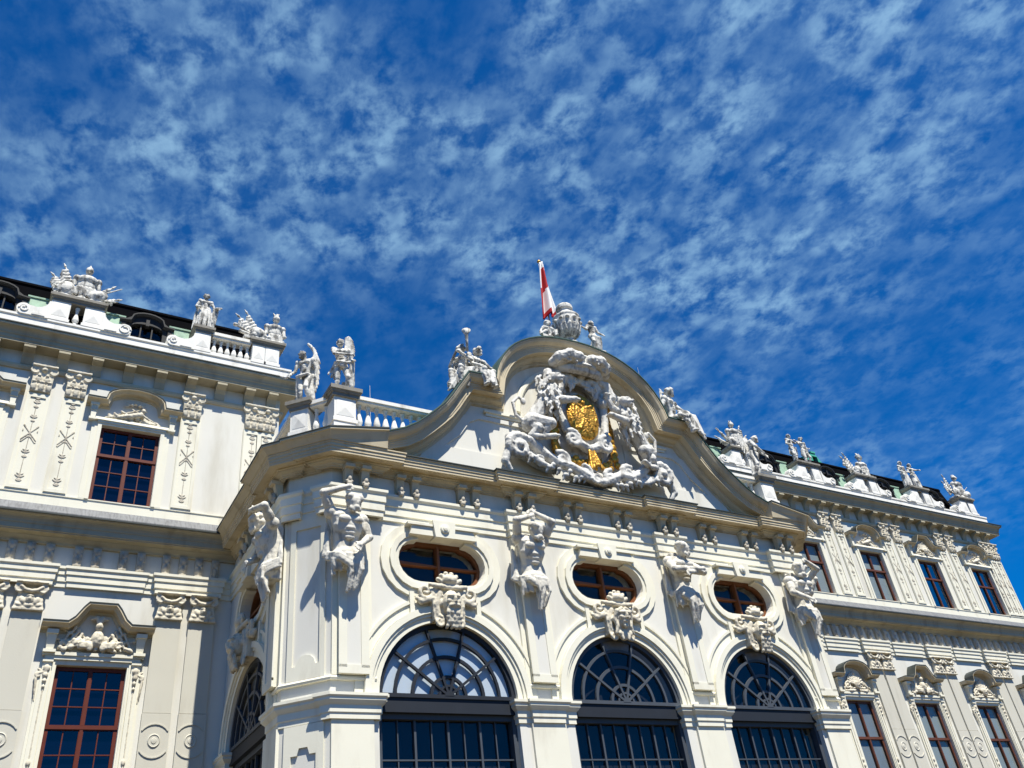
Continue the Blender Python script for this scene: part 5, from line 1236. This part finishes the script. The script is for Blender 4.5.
statue('seated_statue', c, .020, T(3.24, 14.76, 12.06, s=1.25), 'seated stone woman with a palm branch on the right gable shoulder', 'seated statues on the gable')
# --- urn with its two children on the crest
urn_c = Carve(); urn_c.lathe((0, 0, 0), [(.30, 0), (.30, .10), (.20, .14), (.13, .24), (.16, .30), (.30, .40), (.42, .58), (.455, .76), (.45, .90), (.47, .93), (.47, .98), (.40, 1.02), (.29, 1.10), (.23, 1.16), (.23, 1.22), (.29, 1.26), (.29, 1.36), (.24, 1.42), (.05, 1.46)], 24)
for k in range(16): a = 2*pi*k/16; urn_c.chain([(.20*math.cos(a), .20*math.sin(a), .32), (.36*math.cos(a), .36*math.sin(a), .47), (.43*math.cos(a), .43*math.sin(a), .62)], [.03, .045, .03])
for k in range(12): a = 2*pi*k/12; urn_c.ell((.46*math.cos(a), .46*math.sin(a), .80), (.07, .07, .05))
place('urn', urn_c.mesh(.018, .005, 12), M['statue'], None, T(.06, 14.72, 13.92) @ Matrix.Diagonal((.84, .84, 1.06, 1)), 'big lidded stone urn on top of the curved gable', 'urn')
def putto(pose):
    c = Carve(); s = 1.16
    if pose == 0:
        human(c, s, fat=1.2, head_k=1.25, head=(0, -.02, .90), ell=(-.18, -.02, .68), hal=(-.32, -.03, .72), elr=(.17, -.02, .66), har=(.24, -.10, .56), knl=(-.07, -.08, .30), look=(.3, -.9, -.2)); c.folds((-.12, -.1, .56), (.2, -.08, .56), (-.14, .02, .14), (.22, .05, .08), 8, 0.031, 0.031)
        c.box((0, 0, -.10), (.2, .2, .10))
    else:
        human(c, s, fat=1.25, head_k=1.25, pel=(0, 0, .14), waist=(0, -.01, .22), chest=(-.01, -.03, .32), neck=(-.01, -.04, .41), head=(-.02, -.06, .50), shl=(-.11, -.03, .38), shr=(.10, -.03, .38), ell=(-.20, -.06, .28), hal=(-.28, -.10, .16), elr=(.20, -.02, .36), har=(.30, -.02, .44),
              hil=(-.05, 0, .12), hir=(.05, 0, .12), knl=(-.16, -.14, .16), knr=(.10, -.18, .20), anl=(-.30, -.12, .06), anr=(.06, -.22, .05), look=(-.4, -.9, 0)); c.box((0, .02, .0), (.3, .2, .08))
    return c.mesh(.018, .006, 12)
place('putto_statue', putto(0), M['statue'], None, T(.92, 14.72, 13.98), 'standing stone child holding the right side of the gable urn', 'statue', 'stone children beside the urn')
place('putto_statue', putto(1), M['statue'], None, T(-.66, 14.72, 13.95), 'crouching stone child at the left foot of the gable urn', 'statue', 'stone children beside the urn')
# --- flag
fp = empty('flagpole', (.85, 16.5, 9.45), 'thin flagpole with a limp red and white flag behind the gable', 'flagpole')
m = MB(); m.tube([(.85, 16.5, 9.45), (.85, 16.5, 18.95)], [.045, .028], 10); place('pole', m.mesh(smooth=True), M['pole'], fp)
m = MB(); m.lathe([(.01, 18.94), (.06, 18.98), (.06, 19.03), (.01, 19.08)], 10, (.85, 16.5)); place('finial', m.mesh(smooth=True), M['gold'], fp)
bm = bmesh.new(); nu, nv = 30, 34; V = []
for j in range(nv+1):
    t = j/nv; row = []
    for i in range(nu+1):
        w = i/nu; spread = .14+.54*t**.85
        x = .86+(w-.60)*spread; y = 16.40-.10*math.sin(w*12+t*1.2)*(.2+t)-.05*math.sin(w*23+2*t); z = 18.85-t*(2.45-.35*w)-.05*math.sin(w*9)
        row.append(bm.verts.new((x, y, z)))
    V.append(row)
for j in range(nv):
    for i in range(nu):
        f = bm.faces.new((V[j][i], V[j][i+1], V[j+1][i+1], V[j+1][i])); f.smooth = True
        wv = (j+.5)/nv; wh = (i+.5)/nu
        f.material_index = 1 if wv < .13 or (wv < .5 and wh < .22) or (wh > .36 and .90 > wv > .40+.28*(1-wh)) else 0
me = bpy.data.meshes.new('flag'); bm.to_mesh(me); bm.free(); me.materials.append(M['red']); me.materials.append(M['wht'])
o = place('flag', me, None, fp); sol = o.modifiers.new('thickness', 'SOLIDIFY'); sol.thickness = .006
# thin lightning rods
for x, y, z0, z1, lab in ((-5.5, 15.7, 9.45, 11.95, 'thin lightning rod behind the left balustrade of the porch'), (2.9, 15.3, 12.0, 14.4, 'thin lightning rod behind the right seated statue')):
    m = MB(); m.tube([(x, y, z0), (x, y, z1)], [.009, .005], 6); place('lightning_rod', m.mesh(), M['pole'], None, None, lab, 'lightning rod', 'lightning rods on the porch')

# ================================================================== THE CARVED GIANTS UNDER THE CORNICE
def giant(kind):
    c = Carve(); sc = 2.75; rnd = random.Random(40+kind)
    at = (0, -.22, -.53*sc+.06)     # pelvis at z = 0
    A = dict(legs=False, fat=1.12, at=at, beard=True, hair=1.15)
    if kind == 0: human(c, sc, head=(.02, -.085, .905), neck=(.0, -.03, .845), look=(.15, -.95, -.3), ell=(-.20, -.07, .96), hal=(-.06, -.12, 1.0), shl=(-.125, -.01, .84), elr=(.155, -.03, .67), har=(.07, -.10, .58), chest=(0, -.03, .74), **A)
    if kind == 1: human(c, sc, head=(.02, -.10, .90), neck=(.0, -.04, .845), look=(.1, -.8, -.6), shl=(-.12, -.02, .85), shr=(.12, -.02, .85), ell=(-.17, -.12, .96), hal=(-.03, -.10, 1.02), elr=(.16, -.13, .98), har=(.03, -.09, 1.06), chest=(0, -.03, .74), **A)
    if kind == 2: human(c, sc, head=(.0, -.085, .91), neck=(-.0, -.03, .85), look=(.55, -.75, -.3), ell=(-.16, -.10, .70), hal=(.08, -.16, .70), elr=(.17, -.10, .70), har=(-.02, -.15, .665), chest=(-.01, -.03, .74), **A)
    if kind == 3: human(c, sc, head=(-.02, -.085, .905), neck=(.0, -.03, .845), look=(-.2, -.9, -.4), ell=(-.155, -.04, .68), hal=(-.05, -.12, .60), shr=(.125, -.01, .84), elr=(.21, -.10, .93), har=(.05, -.14, .97), chest=(0, -.03, .74), **A)
    # cloth knotted round the hips with a hanging tail
    for k in range(11):
        t = k/10; zl = .10-.10*t+rnd.uniform(-.03, .03); zr = .08-.16*t+rnd.uniform(-.03, .03); sag = -.10-.10*rnd.random()
        c.chain([(-.35, -.10, zl), (-.20, -.33-.05*rnd.random(), zl*.5+sag*.5), (.02, -.39, sag-.05*t), (.22, -.34, zr+sag*.3), (.36, -.12, zr+.06)], [.04, .045, .05, .05, .04])
    c.ell((0, -.20, -.05), (.33, .18, .16))
    sgn = 1 if kind in (0, 1, 3) else 1
    c.folds((-.06, -.40, .0), (.26, -.36, .0), (.02, -.26, -.62), (.20, -.24, -.50), 8, 0.040, 0.034, bow=(.03, -.05, 0), jit=.04, rnd=rnd)
    c.folds((-.33, -.22, .06), (-.20, -.34, .05), (-.28, -.18, -.30), (-.12, -.26, -.22), 5, 0.037, 0.031, jit=.03, rnd=rnd)
    c.folds((-.36, -.05, .75), (-.30, -.05, .60), (-.44, -.06, .10), (-.32, -.10, .0), 5, 0.037, 0.043, jit=.03, rnd=rnd); c.folds((.34, -.05, .55), (.30, -.05, .5), (.40, -.08, .05), (.32, -.10, 0), 4, 0.037, 0.037, jit=.03, rnd=rnd)
    c.box((0, -.08, .35), (.24, .10, .55)); c.ell((.11, -.27, -.28), (.14, .06, .36)); c.ell((-.22, -.24, -.10), (.10, .06, .20))
    if kind in (1, 2, 3): c.box((0, -.10, .95), (.2, .12, .15))
    return c.mesh(.0145, .005, 14)
GI = [giant(k) for k in range(4)]
for key, k, z, mx, lab in (('c1', 0, 6.95, -.20, 'carved giant with one arm bent over his head, left front corner'), ('p2', 1, 6.90, -.08, 'carved giant holding up the cornice with both arms'), ('p3', 2, 6.96, -.04, 'carved giant with folded arms and turned head'),
                           ('c4', 3, 6.86, -.10, 'carved giant with his arm over his brow, right front corner'), ('s1', 3, 7.02, .18, None), ('s4', 0, 7.02, -.1, None)):
    sh_, f = shafts[key]
    place('atlas_figure', GI[k], M['giant'], sh_, f @ Matrix.Translation((mx, -.10, z)), lab)
    place('pilaster_capital', PCAPB, M['pale'], sh_, f)
